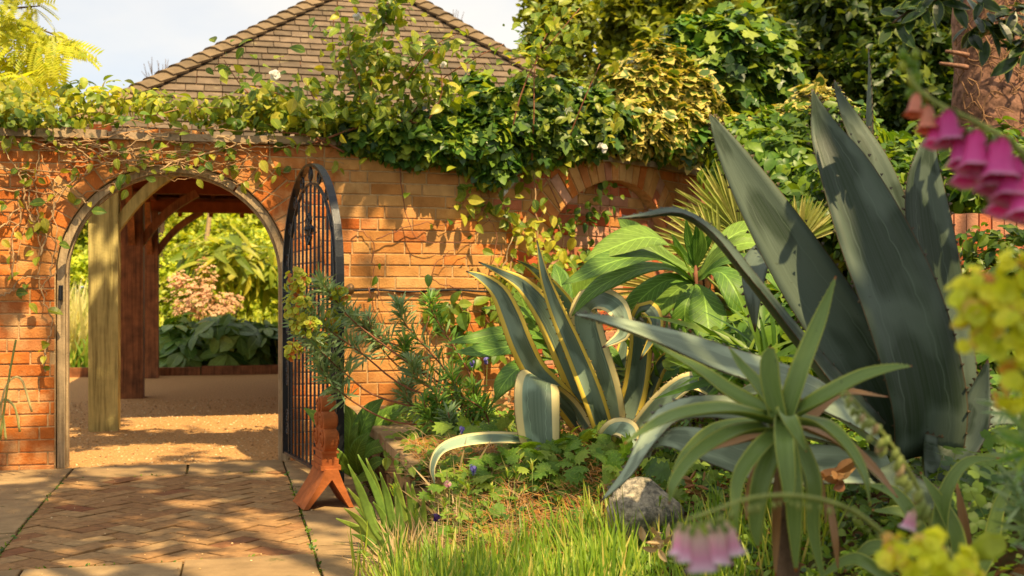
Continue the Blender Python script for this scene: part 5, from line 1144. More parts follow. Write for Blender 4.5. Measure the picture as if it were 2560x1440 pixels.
# white rambling rose
rr_ = thing('rambling_rose', 'rambling rose with a few white blooms sprawling over the wall above the gate', 'climber', wp(880, 330))
SPR = [((700, 330, 7.4), (650, 260, 7.3), (600, 210, 7.3), (560, 150, 7.3)), ((760, 330, 7.4), (720, 250, 7.3), (640, 215, 7.2)), ((860, 320, 7.5), (850, 200, 7.4), (830, 90, 7.4), (850, -20, 7.4)),
       ((900, 330, 7.5), (930, 200, 7.4), (960, 60, 7.4), (990, -30, 7.4)), ((960, 330, 7.5), (1020, 200, 7.4), (1080, 120, 7.3), (1150, 80, 7.3)), ((1000, 330, 7.6), (1080, 220, 7.5), (1180, 150, 7.4), (1260, 110, 7.4)),
       ((1270, 400, 7.6), (1290, 280, 7.5), (1330, 170, 7.5), (1400, 80, 7.5), (1450, 20, 7.5)), ((1330, 400, 7.7), (1335, 280, 7.6), (1340, 150, 7.6), (1390, 40, 7.6)), ((880, 330, 7.4), (900, 220, 7.3), (870, 130, 7.3), (900, 60, 7.3)),
       ((800, 330, 7.4), (790, 260, 7.3), (760, 200, 7.3)), ((1400, 400, 7.8), (1460, 250, 7.7), (1500, 160, 7.7)), ((1050, 330, 7.5), (1100, 250, 7.4), (1100, 170, 7.4), (1060, 80, 7.4)), ((940, 300, 7.5), (900, 150, 7.6), (930, 30, 7.6))]
stems(rr_, [[P(*a) for a in s] for s in SPR], .006, .0025, M['red_stem'])
stems(rr_, [[wp(x0, y0, .06), wp((x0+x1)/2, (y0+y1)/2 - 14, .10), wp(x1, y1, .08)] for x0, y0, x1, y1 in ((780, 360, 1030, 300), (1000, 300, 1330, 400), (1330, 400, 1400, 520), (860, 380, 700, 330), (1150, 350, 1340, 440), (1000, 330, 1200, 380))], .008, .005, M['red_stem'])
Ts = []
for s in SPR:
    q = spline([P(*a) for a in s], 30)
    for i in range(30):
        for _ in range(2):
            p = q[i]; g = .07 + .05 * (1 - i / 30); Ts.append([p[0] + random.gauss(0, g), p[1] + random.gauss(0, g), p[2] + random.gauss(0, g)])
for c, r, n in [bp(x, y, z, rx, ry, n) for x, y, z, rx, ry, n in ((910, 160, 7.4, 70, 110, 190), (1000, 150, 7.4, 70, 70, 90), (850, 290, 7.4, 130, 50, 240), (670, 255, 7.35, 90, 40, 110), (1080, 230, 7.5, 90, 60, 90), (970, 30, 7.4, 50, 50, 80), (720, 300, 7.35, 110, 36, 180), (1370, 90, 7.6, 80, 90, 90), (1500, 300, 7.8, 70, 70, 50), (960, 290, 7.4, 90, 46, 140))]:
    T, D = blob_pts(c, r, n, .2, 1.05); Ts += T.tolist()
T = np.array(Ts); n = len(T)
leaves(rr_, OV, orient(np.array([0, -.6, .6]) + RNG.normal(size=(n, 3)) * .5, RNG.normal(size=(n, 3)) * .8 + np.array([0, 0, -.5]), .088 * (.32 + .85 * RNG.random(n))), T, M['rose'], 300)
def bloom(parent, c, r, mat='white', n=18, name='bloom'):
    T, D = blob_pts(c, (r * .45,) * 3, n, .6, 1.0, .6); leaves(parent, RND, orient(D + np.array([0, -.3, .2]), RNG.normal(size=(n, 3)) + np.array([0, 0, .6]), r * .9), T, M[mat], 0, name)
for x, y, z, r in ((892, 40, 7.2, .032), (686, 188, 7.15, .040), (1065, 155, 7.2, .022), (1110, 162, 7.2, .026), (1505, 370, 7.7, .042)): bloom(rr_, P(x, y, z), r)

# ivy mound
ivy = thing('ivy_mound', 'thick glossy dark green ivy mound covering the coping in the middle of the wall', 'ivy', wp(1200, 380))
leaf_mass(ivy, [bp(x, y - 4, z + .03, rx, ry, n * 19 // 10, .48) for x, y, z, rx, ry, n in ((930, 350, 7.45, 110, 38, 420), (1050, 365, 7.5, 120, 44, 600), (1180, 360, 7.6, 120, 60, 800), (1310, 340, 7.8, 120, 70, 900), (1440, 320, 8.1, 120, 80, 900),
               (1240, 290, 7.8, 90, 60, 500), (1360, 260, 8.0, 100, 60, 500), (1230, 420, 7.6, 60, 34, 180), (870, 340, 7.45, 60, 30, 160), (1080, 320, 7.6, 90, 40, 300), (1190, 215, 7.9, 40, 30, 60))], IVY, .078, M['ivy'], 300, upb=.4, lo=.45)
iv2 = thing('variegated_ivy', 'yellow and green variegated ivy spilling over the wall beside the blind arch', 'ivy', wp(1640, 380))
leaf_mass(iv2, [bp(x, y - 6, z + .12, rx, ry, n, .4) for x, y, z, rx, ry, n in ((1560, 325, 8.3, 110, 58, 700), (1680, 335, 8.6, 100, 62, 700), (1600, 240, 8.5, 90, 80, 560), (1720, 250, 8.7, 80, 70, 460), (1640, 170, 8.7, 60, 60, 260), (1480, 360, 8.1, 50, 36, 160), (1780, 330, 9.0, 60, 60, 240))], IVY, .105, M['ivy_v'], 300, lo=.5, hang=.8)
leaf_mass(iv2, [bp(x, y - 6, z + .12, rx, ry, n, .4) for x, y, z, rx, ry, n in ((1560, 345, 8.35, 110, 44, 260), (1690, 350, 8.6, 110, 52, 300), (1650, 230, 8.8, 110, 90, 300))], IVY, .10, M['ivy'], 20, lo=.3, hang=.6)

# ------------------------------------------------------------------ shrubs on the right behind the bed
def shrub(name, label, cat, blobs, t, size, mat, k=30, group=None, base=None, trunk=None, **kw):
    bl = [bp(*b) for b in blobs]; c = bl[0][0]; th = thing(name, label, cat, base or (c.x, c.y, 0), group)
    leaf_mass(th, bl, t, size, mat, k, **kw)
    st = []
    for c2, r, n in bl[:4]:
        b = Vector(th.location); st.append([b + Vector((random.uniform(-.05, .05), random.uniform(-.05, .05), 0)), b.lerp(Vector(c2), .55) + Vector((random.uniform(-.1, .1), 0, 0)), Vector(c2) + Vector((0, 0, r[2] * .5))])
    stems(th, st, trunk or .012, (trunk or .012) * .35, M['bark'], 'branch', 8, 6); return th
shrub('leafy_vine_bank', 'mid green leafy vine bank behind the tall agave leaves', 'shrub', ((1960, 440, 8.3, 170, 110, 1500), (2150, 520, 7.6, 150, 130, 1100), (1870, 380, 8.8, 110, 90, 700), (2060, 340, 8.6, 130, 80, 700), (1960, 560, 7.6, 110, 90, 600)), OV, .095, M['mid'], 200, hang=.8)
shrub('golden_ivy_clump', 'small golden variegated ivy clump below the dark trees, between two agave leaf tips', 'ivy', ((2050, 265, 9.0, 60, 45, 300), (1990, 300, 9.0, 80, 34, 260), (1910, 330, 9.0, 60, 30, 160)), IVY, .10, M['ivy_v'], 30)
shrub('ivy_bush', 'tall dark ivy bush with upright shoots behind the variegated ivy', 'ivy', ((1800, 170, 9.6, 100, 110, 1000), (1900, 200, 9.8, 100, 120, 900), (1720, 110, 9.6, 60, 60, 300), (1850, 80, 9.8, 90, 60, 300)), IVY, .12, M['ivy'], 80)
shrub('right_bank_shrub', 'dark green ground-covering shrub above the low brick wall at the right edge', 'shrub', ((2440, 430, 7.6, 140, 110, 1100), (2560, 480, 7.0, 120, 90, 700), (2300, 500, 8.0, 120, 140, 700)), OV, .09, M['mid'], 80)
shrub('low_wall_vine', 'thin leafy vine sprawling down the low brick wall at the right', 'climber', ((2480, 610, 5.7, 90, 50, 150), (2440, 690, 5.65, 50, 60, 120), (2540, 650, 5.6, 60, 60, 110)), OV, .06, M['mid'], 80)
shrub('understory_plant', 'dark leafy undergrowth in the shade behind the aloe', 'shrub', ((1900, 880, 5.0, 130, 90, 500), (2050, 850, 4.8, 140, 110, 500), (1800, 900, 5.3, 110, 80, 350), (1960, 780, 5.6, 110, 80, 260)), OV, .09, M['mid'], 60)
shrub('grassy_clump', 'dark green strappy clump between the variegated agave and the giant agave', 'plant', ((1700, 950, 5.6, 70, 60, 120), (1900, 940, 4.6, 60, 60, 90)), STRAPT, .35, M['mid'], 30, hang=-1.0)
shrub('shade_foliage', 'dark foliage under the right-hand agave leaves', 'shrub', ((2440, 900, 4.6, 110, 120, 360), (2520, 780, 4.8, 90, 120, 300), (2460, 1030, 4.0, 90, 70, 200)), OV, .08, M['mid'], 40)
# low brick wall on the right
lw = thing('low_brick_wall', 'low red brick garden wall with an upright brick top at the right edge', 'wall', P(2480, 800, 6.2))
def lwp(l, d, z): b = Vector((2.15, 6.05, 0)); u = Vector((.98, .18, 0)).normalized(); return b + u * l + Vector((-u.y, u.x, 0)) * d + Vector((0, 0, z))
mb = MB(); vs = [lwp(a, d, z) for z in (0, 1.44) for a, d in ((0, .012), (2.4, .012), (2.4, .2), (0, .2))]
mb.add(vs, ((3,2,1,0),(4,5,6,7),(0,1,5,4),(1,2,6,5),(2,3,7,6),(3,0,4,7))); mb.build('mortar', M['mortar'], lw)
for k in range(8, 18):
    x = -(k % 2) * .11
    while x < 2.4:
        a, b = x + .004, x + .216; j = random.uniform(0, .006); z0 = k * .075 + .004; vs = [lwp(q, d, z) for d in (.05, j) for q, z in ((a, z0), (b, z0), (b, z0 + .066), (a, z0 + .066))]
        mb = MB(); mb.add(vs, ((4,5,6,7),(0,1,5,4),(1,2,6,5),(2,3,7,6),(3,0,4,7))); mb.build('brick', M['brick_pink'], lw); x += .225
for i in range(34):
    j = random.uniform(0, .008); vs = [lwp(q, d, z) for d in (.21, j - .01) for q, z in ((i * .072, 1.355), (i * .072 + .064, 1.355), (i * .072 + .064, 1.462 + j), (i * .072, 1.462 + j))]
    mb = MB(); mb.add(vs, ((4,5,6,7),(0,1,5,4),(1,2,6,5),(2,3,7,6),(3,0,4,7))); mb.build('cap_brick', M['brick_pink'], lw)

# rising ground behind the curved wall
xs2 = [1.0 + .5 * i for i in range(50)]; ys2 = [8.6 + .5 * j for j in range(40)]
def bank_h(x, y): return -.1 + 2.6 * smooth((y - 9.3 + (x - 2.2) * .55) / 3.0) * smooth((x - .9) / 2.5) if y > 9 - (x - 2) * .3 or x > 3 else -.1
def bank_h(x, y): return -.1 + 2.7 * smooth((y - (10.2 - .35 * (x - 2))) / 3.0) * smooth((x - 1.6) / 2.0)
mb = MB(); mb.add([(x, y, bank_h(x, y)) for y in ys2 for x in xs2], [(j*50+i, j*50+i+1, (j+1)*50+i+1, (j+1)*50+i) for j in range(39) for i in range(49)])
o = mb.build('bank', M['earth'], None, True); o['kind'] = 'structure'
shrub('bank_thicket', 'dense dark thicket filling the bank behind the agave and vine', 'shrub', [(x, y, 10.5, 200, 130, 1100, .5) for x, y in ((1750, 600), (1950, 640), (2150, 650), (2350, 600), (2550, 560), (2100, 480), (2400, 430), (2600, 380))], OV, .17, M['mid'], 20)
# ------------------------------------------------------------------ trees
def tree(name, label, base, top, blobs, leaf, size, mat, tr=.25, bark='bark', group=None, limbs=8, cat='tree', **kw):
    th = thing(name, label, cat, base, group); b = Vector(base); t = Vector(top)
    pts = [b + (t - b) * f + Vector((math.sin(f * 5 + b.x) * .12, 0, 0)) * f for f in (0, .12, .3, .5, .75, 1)]
    mb = MB(); mb.tube([b + Vector((0, 0, -.1))] + pts[1:], [tr * 1.35, tr * 1.02, tr * .9, tr * .75, tr * .5, tr * .15], 12); mb.build('trunk', M[bark], th, True)
    for c, r, n in blobs[:limbs]:
        c = Vector(c); s = pts[2].lerp(pts[5], random.uniform(.0, .6)); m = s.lerp(c, .5) + Vector((0, 0, -.15))
        mb = MB(); mb.tube([Vector(a[:3]) for a in spline([s, m, c, c + (c - s) * .25], 9)], [tr * .38 * (1 - .1 * i) for i in range(9)], 6); mb.build('limb', M[bark], th, True)
    Ts, Ds = [], []
    for c, r, n in blobs:
        T, D = blob_pts(c, r, n, kw.get('lo', .45), 1.1, .45); Ts.append(T); Ds.append(D)
    T = np.vstack(Ts); D = np.vstack(Ds); n = len(T)
    mass('crown', leaf, orient(D * .6 + np.array([0, -.1, .5]) + RNG.normal(size=(n, 3)) * .5, RNG.normal(size=(n, 3)) + np.array([0, 0, -.4]), size * (.6 + .7 * RNG.random(n))), T, mat, th)
    return th
def g0(x, Y): p = P(x, HZ, Y); return (p.x, p.y, -.05)
tree('dark_tree', 'broad dark green tree filling the top right behind the ivy', g0(1850, 17), P(1850, -300, 17), [bp(x, y, z, rx, ry, n * 2) for x, y, z, rx, ry, n in ((1640, 90, 17, 130, 120, 800), (1780, 20, 17, 170, 150, 1100), (1950, 60, 17, 170, 160, 1100), (1700, 210, 16.5, 150, 90, 700), (1860, 200, 16.5, 170, 120, 900), (1560, 190, 17.5, 80, 60, 260), (1700, -60, 18, 130, 110, 500), (2040, -60, 18, 180, 130, 700))], CLUMP, .25, M['olive'], .22)
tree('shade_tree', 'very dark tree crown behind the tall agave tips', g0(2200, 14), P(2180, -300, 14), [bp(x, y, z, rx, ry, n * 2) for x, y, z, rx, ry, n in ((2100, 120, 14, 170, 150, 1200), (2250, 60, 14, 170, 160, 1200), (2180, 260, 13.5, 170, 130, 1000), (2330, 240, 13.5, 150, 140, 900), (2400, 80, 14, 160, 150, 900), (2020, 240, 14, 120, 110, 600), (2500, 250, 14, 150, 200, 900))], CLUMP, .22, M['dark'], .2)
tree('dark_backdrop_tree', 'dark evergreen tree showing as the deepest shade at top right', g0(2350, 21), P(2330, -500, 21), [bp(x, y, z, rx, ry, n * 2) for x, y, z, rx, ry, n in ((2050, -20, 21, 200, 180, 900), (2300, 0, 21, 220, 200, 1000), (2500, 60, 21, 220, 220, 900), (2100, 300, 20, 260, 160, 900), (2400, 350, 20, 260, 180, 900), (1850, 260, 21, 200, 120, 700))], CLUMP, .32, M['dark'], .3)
tree('airy_tree', 'slender airy yellow-green tree against the sky right of the roof', g0(1390, 15), P(1380, -80, 15), [bp(x, y, z, rx, ry, n * 2) for x, y, z, rx, ry, n in ((1370, 50, 15, 60, 70, 230), (1420, 110, 15, 50, 70, 210), (1340, 150, 15, 45, 50, 120), (1400, 180, 15, 60, 50, 170), (1440, 60, 15, 45, 60, 120), (1380, -30, 15, 60, 50, 120))], CLUMP, .15, M['olive'], .07)
# bare twigs beyond the roof
for x, y, z, lab in ((405, 215, 19, 'bare grey twigs rising beyond the left hip of the roof'), (1110, 90, 19, 'bare twiggy tree top just beyond the right hip of the roof')):
    th = thing('bare_tree', lab, 'tree', g0(x, z)); st = [[Vector(g0(x, z)), P(x, y + 200, z), P(x, y, z)]]
    for i in range(16): o = random.uniform(-50, 50); st.append([P(x + o * .2, y + 40, z), P(x + o * .7, y - 10, z), P(x + o + random.uniform(-8, 8), y - random.uniform(30, 75), z)])
    stems(th, st[:1], .06, .02, M['bark'], 'trunk'); stems(th, st[1:], .012, .004, M['bark'], 'twig', 6, 4)
# golden robinia at the left
gt = tree('golden_robinia', 'golden-leaved robinia with feathery foliage at the top left', g0(-180, 8.6), P(-150, -150, 8.6), [bp(x, y, z, rx, ry, n, 1.0) for x, y, z, rx, ry, n in ((-110, 120, 8.6, 70, 110, 24),)], PIN, .26, M['gold'], .08, limbs=1)
bl = [bp(x, y, z, rx, ry, n, 1.0) for x, y, z, rx, ry, n in ((10, 50, 8.4, 70, 60, 46), (80, 120, 8.4, 66, 40, 40), (80, 220, 8.3, 60, 40, 34), (0, 170, 8.5, 70, 50, 40), (150, 110, 8.3, 46, 24, 16), (80, 20, 8.5, 34, 24, 14), (20, 250, 8.3, 60, 30, 26))]
leaf_mass(gt, bl, PIN, .27, M['gold'], 300, upb=.5, rand=.5, hang=.1, lo=.1, name='leaf')
stems(gt, [pxpts(((-150, 200, 8.6), (-20, 60, 8.5), (60, 60, 8.4), (170, 100, 8.3))), pxpts(((-150, 150, 8.6), (30, 90, 8.5), (110, 170, 8.4), (150, 220, 8.3))), pxpts(((-150, 0, 8.6), (0, 20, 8.5), (100, 15, 8.4)))], .02, .004, M['bark'], 'limb')
# conifer trunk with dead vine
ct = thing('conifer', 'reddish conifer trunk wrapped in dry vine stems at the top right corner', 'tree', g0(2490, 9.0))
mb = MB(); pts = [P(2500, 900, 9), P(2492, 640, 9), P(2485, 360, 9), P(2478, 100, 9), P(2470, -250, 9), P(2460, -900, 9)]
q = spline(pts, 26); mb.tube([Vector(a[:3]) for a in q], [.34 - .004 * i + .012 * math.sin(i * 1.7) for i in range(26)], 20); mb.build('trunk', M['pine_bark'], ct, True)
for i in range(110):
    h = random.uniform(-100, 460); a = random.uniform(-1.2, 1.2); pts = []
    for k in range(8):
        a += random.uniform(-.28, .28); h += random.uniform(-45, 20); c = P(2482, h, 9); pts.append(c + Vector((math.sin(a) * .345, -math.cos(a) * .345, 0)))
    mb = MB(); mb.tube([Vector(q_[:3]) for q_ in spline(pts, 18)], random.uniform(.003, .006), 4); mb.build('dry_vine', M['vine_dead'], ct, True)
for x, y in ((2365, 128), (2350, 158)): stems(ct, [pxpts(((2420, y + 10, 8.8), (x + 30, y + 4, 8.75), (x, y, 8.7)))], .022, .012, M['pine_bark'], 'branch_stub')

# ------------------------------------------------------------------ garden beyond the pavilion
shrub('clipped_hedge', 'yellow-green clipped hedge closing the garden beyond the pavilion', 'hedge', [(x, 770, 18.6, 120, 150, 1300, .5) for x in (60, 220, 380, 540, 700, 860)], CLUMP, .14, M['bright'], 40)
for i, (x, h, key, lab) in enumerate(((250, 480, 'shrub_y', 'yellow-green tree behind the hedge, left of the dark posts'), (480, 560, 'bright', 'light green tree behind the hedge, framed under the pavilion beam'), (650, 540, 'bright', 'tall sunlit tree behind the hedge, at the right of the gateway view'))):
    tree('garden_tree', lab, g0(x, 24), P(x, 400, 24), [bp(x + dx, h + dy, 24 + dz, 120, 90, 1300) for dx, dy, dz in ((-60, 60, 0), (60, 40, .5), (0, -20, 1), (0, 120, -.5), (90, 130, -.5), (-90, 130, -.5))], CLUMP, .22, M[key], .1, limbs=3)
stems(thing('leaning_stem', 'pale leaning tree stem beyond the hedge in the gateway view', 'tree', g0(510, 19)), [pxpts(((505, 760, 19), (512, 640, 19), (522, 560, 19), (528, 500, 19)))], .05, .035, M['vine_stem'], 'trunk')
shrub('pale_shrub', 'pale yellow-green long-leaved shrub in the sunny garden beyond the pavilion', 'shrub', ((590, 660, 17, 90, 50, 240), (520, 640, 17.2, 60, 40, 120), (660, 680, 17.2, 60, 44, 120)), LAN, .34, M['shrub_y'], 120)
shrub('pink_plume_plant', 'pink-plumed perennial in the garden beyond the pavilion', 'plant', ((480, 740, 16.4, 54, 46, 150), (530, 760, 16.3, 60, 30, 150), (570, 750, 16.4, 36, 20, 60), (450, 700, 16.4, 18, 20, 50), (520, 690, 16.5, 20, 40, 60)), ROSE5, .10, M['pinkplume'], 60, upb=1.2, hang=0)
def grass_patch(name, label, cat, x0, x1, z0, z1, n, h, mat, t=STRAPT, k=0, lean=.25, stuff=True, group=None, zf=None):
    """blades standing on the ground in a strip between photo columns x0..x1 and distances z0..z1"""
    Z_ = z0 + (z1 - z0) * RNG.random(n); X_ = (x0 + (x1 - x0) * RNG.random(n) - 1280) / F * Z_
    zz = np.array([(zf(x, y) if zf else 0.0) for x, y in zip(X_, Z_)]) - .01; T = np.stack([X_, Z_, zz], 1)
    nr = RNG.normal(size=(n, 3)) * .5 + np.array([0, -1, .1]); dr = RNG.normal(size=(n, 3)) * lean + np.array([0, 0, 1]); Mx = orient(nr, dr, h * (.55 + .6 * RNG.random(n)))
    # keep blades growing along dr exactly: swap so that y is the growth axis
    y = nrmz(dr); z = nr - y * np.sum(nr * y, axis=1, keepdims=True); z = nrmz(z); x = np.cross(y, z); s = (h * (.55 + .6 * RNG.random(n))).reshape(-1, 1, 1); Mx = np.stack([x, y, z], 2) * s
    if stuff:
        o = mass(name, t, Mx, T, mat); o['label'] = label; o['category'] = cat; return o
    th = thing(name, label, cat, T[np.argmin(T[:, 1])], group); leaves(th, t, Mx, T, mat, k, 'blade'); return th
grass_patch('iris_bed', 'bright yellow-green iris leaves in the garden beyond the pavilion', 'plants', 390, 780, 15.9, 16.8, 700, .72, M['bright'])
grass_patch('lawn_edge', 'green grassy border seen left of the pale post', 'grass', 120, 300, 15.6, 17.5, 900, .5, M['grass'])
grass_patch('pale_ornamental_grass', 'pale arching ornamental grass left of the pale post', 'grass', 130, 250, 15.8, 16.4, 520, 1.15, M['pale_grass'], GRS, lean=.45)
labs = ['first from the left behind the timber edging', 'second from the left, low against the edging', 'in the middle behind the timber edging', 'right of the middle with a five-leaf rosette', 'with the palest star of leaves above the edging', 'last on the right beside the gateway jamb', 'tallest at the back of the shaded bed', 'half hidden behind the dark posts']
for i, (x, y, r, n) in enumerate(((450, 880, 60, 10), (490, 900, 40, 7), (540, 860, 60, 8), (590, 850, 70, 8), (625, 880, 44, 8), (690, 850, 60, 10), (560, 820, 90, 9), (415, 850, 50, 8))):
    th = thing('rodgersia', 'dark rosette plant ' + labs[i], 'plant', (P(x, 930, 15.5).x, 15.5 + .1 * (i % 3), 0), 'broad-leaved plants along the timber edging')
    leaf_mass(th, [bp(x, y, 15.45 + .1 * (i % 3), r, 36, n)], RODG, .30, M['hosta'], n, upb=1.0, rand=.4, hang=0, front=.9)
    stems(th, [[Vector(th.location) + Vector((random.uniform(-.1, .1), 0, 0)), P(x + random.uniform(-20, 20), y, 15.5)] for _ in range(3)], .01, .006, M['green_stem'])
shrub('dark_border_foliage', 'deep green foliage filling the shaded border behind the rosettes', 'shrub', ((470, 860, 15.95, 80, 55, 500), (600, 860, 15.95, 100, 55, 600), (730, 860, 15.95, 60, 55, 350)), OV, .16, M['mid'], 10)

# ------------------------------------------------------------------ plants in the bed
def bedgrow(x0, x1, y0, y1, n, keepf=None):
    out = []
    while len(out) < n:
        z = random.uniform(y0, y1); x = (random.uniform(x0, x1) - 1280) / F * z
        if x * c_ + z * s_ < .80 or not wall_n(x, z): continue
        if keepf and not keepf(x, z): continue
        out.append([x, z, bed_h(x, z)])
    return np.array(out)
def cover(name, label, cat, T, t, size, mat, h=(0, .06), up=1.0, rand=.5, flat=True):
    n = len(T); T = T + np.stack([np.zeros(n), np.zeros(n), h[0] + (h[1] - h[0]) * RNG.random(n)], 1)
    Mx = orient(np.array([0, -.25, up]) + RNG.normal(size=(n, 3)) * rand, RNG.normal(size=(n, 3)), size * (.6 + .8 * RNG.random(n)))
    o = mass(name, t, Mx, T, mat); o['label'] = label; o['category'] = cat; return o
cover('ground_cover', 'small green creeping ground cover spread over the planting bed', 'ground cover', bedgrow(850, 2560, 2.6, 6.6, 13000), OVS, .030, M['soft'])
cover('mossy_cover', 'darker low leafy cover on the bed beside the boulder', 'ground cover', bedgrow(850, 2560, 2.9, 5.6, 6000), OVS, .034, M['mid'], (0, .04))
cover('dry_litter', 'brown dry leaf litter at the foot of the wall', 'leaf litter', bedgrow(1100, 2000, 3.2, 7.6, 2600), OVS, .04, M['dry'], (.0, .03))
def twigs(name, label, T, ln, mat, r=.0011, hh=.09):
    mb = MB()
    for x, y, z in T:
        a = random.uniform(-.4, 3.5); d = Vector((math.cos(a), math.sin(a) * .6, random.uniform(-.1, .55))).normalized() * ln * random.uniform(.5, 1.2); p = Vector((x, y, z + random.uniform(.0, hh)))
        u = d.orthogonal().normalized() * r; v = d.cross(u).normalized() * r; m_ = p + d * .5 + Vector((0, 0, random.uniform(-.01, .02))); e = p + d
        mb.add([p + u, p - u * .5 + v, p - u * .5 - v, m_ + u, m_ - u * .5 + v, m_ - u * .5 - v, e], [(0, 1, 4, 3), (1, 2, 5, 4), (2, 0, 3, 5), (3, 4, 6), (4, 5, 6), (5, 3, 6)])
    o = mb.build(name, mat, None, stuff=True); o['label'] = label; o['category'] = 'dry stems'; return o
twigs('dry_stem_tangle', 'tangle of thin tan dry stems over the left part of the bed', np.vstack([bedgrow(960, 1500, 3.9, 5.6, 1300), bedgrow(960, 1330, 4.1, 5.1, 1700)]), .14, M['vine_stem'], .0011, .10)
twigs('rusty_sprigs', 'rusty orange dry sprigs among the ground cover', bedgrow(1000, 1600, 4.0, 5.4, 7500), .055, M['needle'], .0017, .11)
def clump(name, label, cat, x0, x1, z0, z1, n, leaf, size, mat, h, group=None, k=None, stalks=True, upn=.9):
    T = bedgrow(x0, x1, z0, z1, n); b = T[np.argmin(T[:, 1])].copy(); th = thing(name, label, cat, b, group); hh = h[0] + (h[1] - h[0]) * RNG.random(n); G_ = T.copy(); T = T + np.stack([RNG.normal(size=n) * .03, RNG.normal(size=n) * .03, hh], 1)
    leaves(th, leaf, orient(np.array([0, -.45, upn]) + RNG.normal(size=(n, 3)) * .35, RNG.normal(size=(n, 3)) + np.array([0, -.5, 0]), size * (.6 + .7 * RNG.random(n))), T, mat, k if k is not None else min(n, 160))
    if stalks:
        mb = MB()
        for i in range(n): mb.tube([G_[i], (G_[i] + T[i]) / 2 + RNG.normal(size=3) * .01, T[i]], [.0016, .0014, .001], 3, False)
        mb.build('leaf_stalks', M['green_stem'], th, stuff=True)
    return th
clump('cranesbill', 'light green cranesbill clump with cut leaves at the foot of the variegated agave', 'plant', 1320, 1620, 4.5, 5.05, 150, GER, .085, M['soft'], (.04, .17))
clump('cranesbill', 'cranesbill clump with cut leaves between the spurge and the variegated agave', 'plant', 1130, 1330, 5.0, 5.7, 70, GER, .075, M['soft'], (.04, .15))
clump('cranesbill', 'small cranesbill clump behind the boulder under the aloe leaves', 'plant', 1640, 1800, 4.2, 4.8, 70, GER, .07, M['mid'], (.03, .14))
clump('cranesbill', 'sparse cranesbill leaves at the edge of the cap stones', 'plant', 1060, 1200, 5.2, 5.9, 30, GER, .075, M['soft'], (.04, .12))
clump('bed_weed', 'leafy pale green weeds along the cap stones left of the long trailing agave leaf', 'plant', 1000, 1130, 4.6, 5.3, 90, TRI, .07, M['soft'], (.02, .12))
clump('bed_weed', 'feathery green weeds in the dry stems left of the boulder', 'plant', 1180, 1480, 4.2, 4.6, 150, TRI, .055, M['mid'], (.02, .10))
clump('bed_weed', 'fresh green weeds under the drooping variegated agave leaf', 'plant', 1060, 1330, 4.45, 4.9, 120, GER, .06, M['soft'], (.02, .12))
clump('bed_weed', 'small green leafy weeds in front of the boulder', 'plant', 1480, 1720, 3.75, 3.95, 110, OV, .045, M['mid'], (.01, .06))
clump('bed_weed', 'light cut-leaved weeds in the middle of the bed between the trailing leaf and the boulder', 'plant', 1120, 1450, 4.6, 5.0, 150, GER, .065, M['soft'], (.03, .17))
clump('bed_weed', 'feathery yellow-green weeds right below the cap stones', 'plant', 1000, 1200, 4.35, 4.75, 130, TRI, .06, M['soft'], (.02, .15))
clump('bed_weed', 'yellow-green leafy weeds between the sword leaves and the bright grass', 'plant', 960, 1260, 4.1, 4.4, 150, TRI, .05, M['shrub_y'], (.01, .10))
clump('bed_weed', 'mixed weeds at the foot of the spurge behind the cap stones', 'plant', 1080, 1300, 5.5, 6.3, 130, TRI, .07, M['soft'], (.02, .14))
clump('clover_patch', 'round clover-like leaves in the shade at the bottom right', 'plant', 2330, 2520, 2.75, 3.2, 60, CLOV, .06, M['mid'], (.05, .16))
clump('wall_foot_cover', 'pale green low plants between the retaining wall and the brick wall', 'plant', 880, 1060, 6.3, 7.0, 160, OV, .05, M['soft'], (.02, .12), stalks=False)
# broad leaves behind the finial, in the corner by the gate
cb = thing('corner_broadleaf', 'broad-leaved green plant in the corner behind the open gate', 'plant', P(880, 1190, 6.35))
def CB(*a, **k): EB(list(a), th=cb, nrm=k.pop('nrm', (0, -.9, .4)), mat=M['echium'], **k)
for a in (((890, 1180, 6.3, 8), (900, 1090, 6.2, 46), (925, 1030, 6.2, 44), (960, 995, 6.2, 3)), ((890, 1180, 6.3, 8), (872, 1110, 6.2, 44), (876, 1050, 6.2, 44), (860, 1010, 6.2, 3)), ((890, 1180, 6.3, 8), (920, 1130, 6.1, 34), (955, 1115, 6.0, 36), (980, 1118, 6.0, 3)),
          ((890, 1180, 6.3, 8), (840, 1100, 6.2, 40), (800, 1050, 6.2, 36), (760, 1020, 6.2, 3)), ((890, 1180, 6.3, 8), (930, 1080, 6.4, 50), (985, 1030, 6.4, 36), (1030, 1020, 6.4, 3)), ((900, 1190, 6.2, 8), (890, 1150, 6.05, 40), (900, 1110, 6.0, 36), (925, 1080, 6.0, 3)), ((880, 1190, 6.2, 8), (850, 1150, 6.1, 36), (830, 1110, 6.1, 3)),
          ((900, 1200, 6.2, 8), (935, 1160, 6.0, 34), (965, 1150, 5.95, 3)), ((885, 1200, 6.15, 8), (920, 1190, 6.0, 32), (950, 1200, 5.9, 3))): CB(*a)
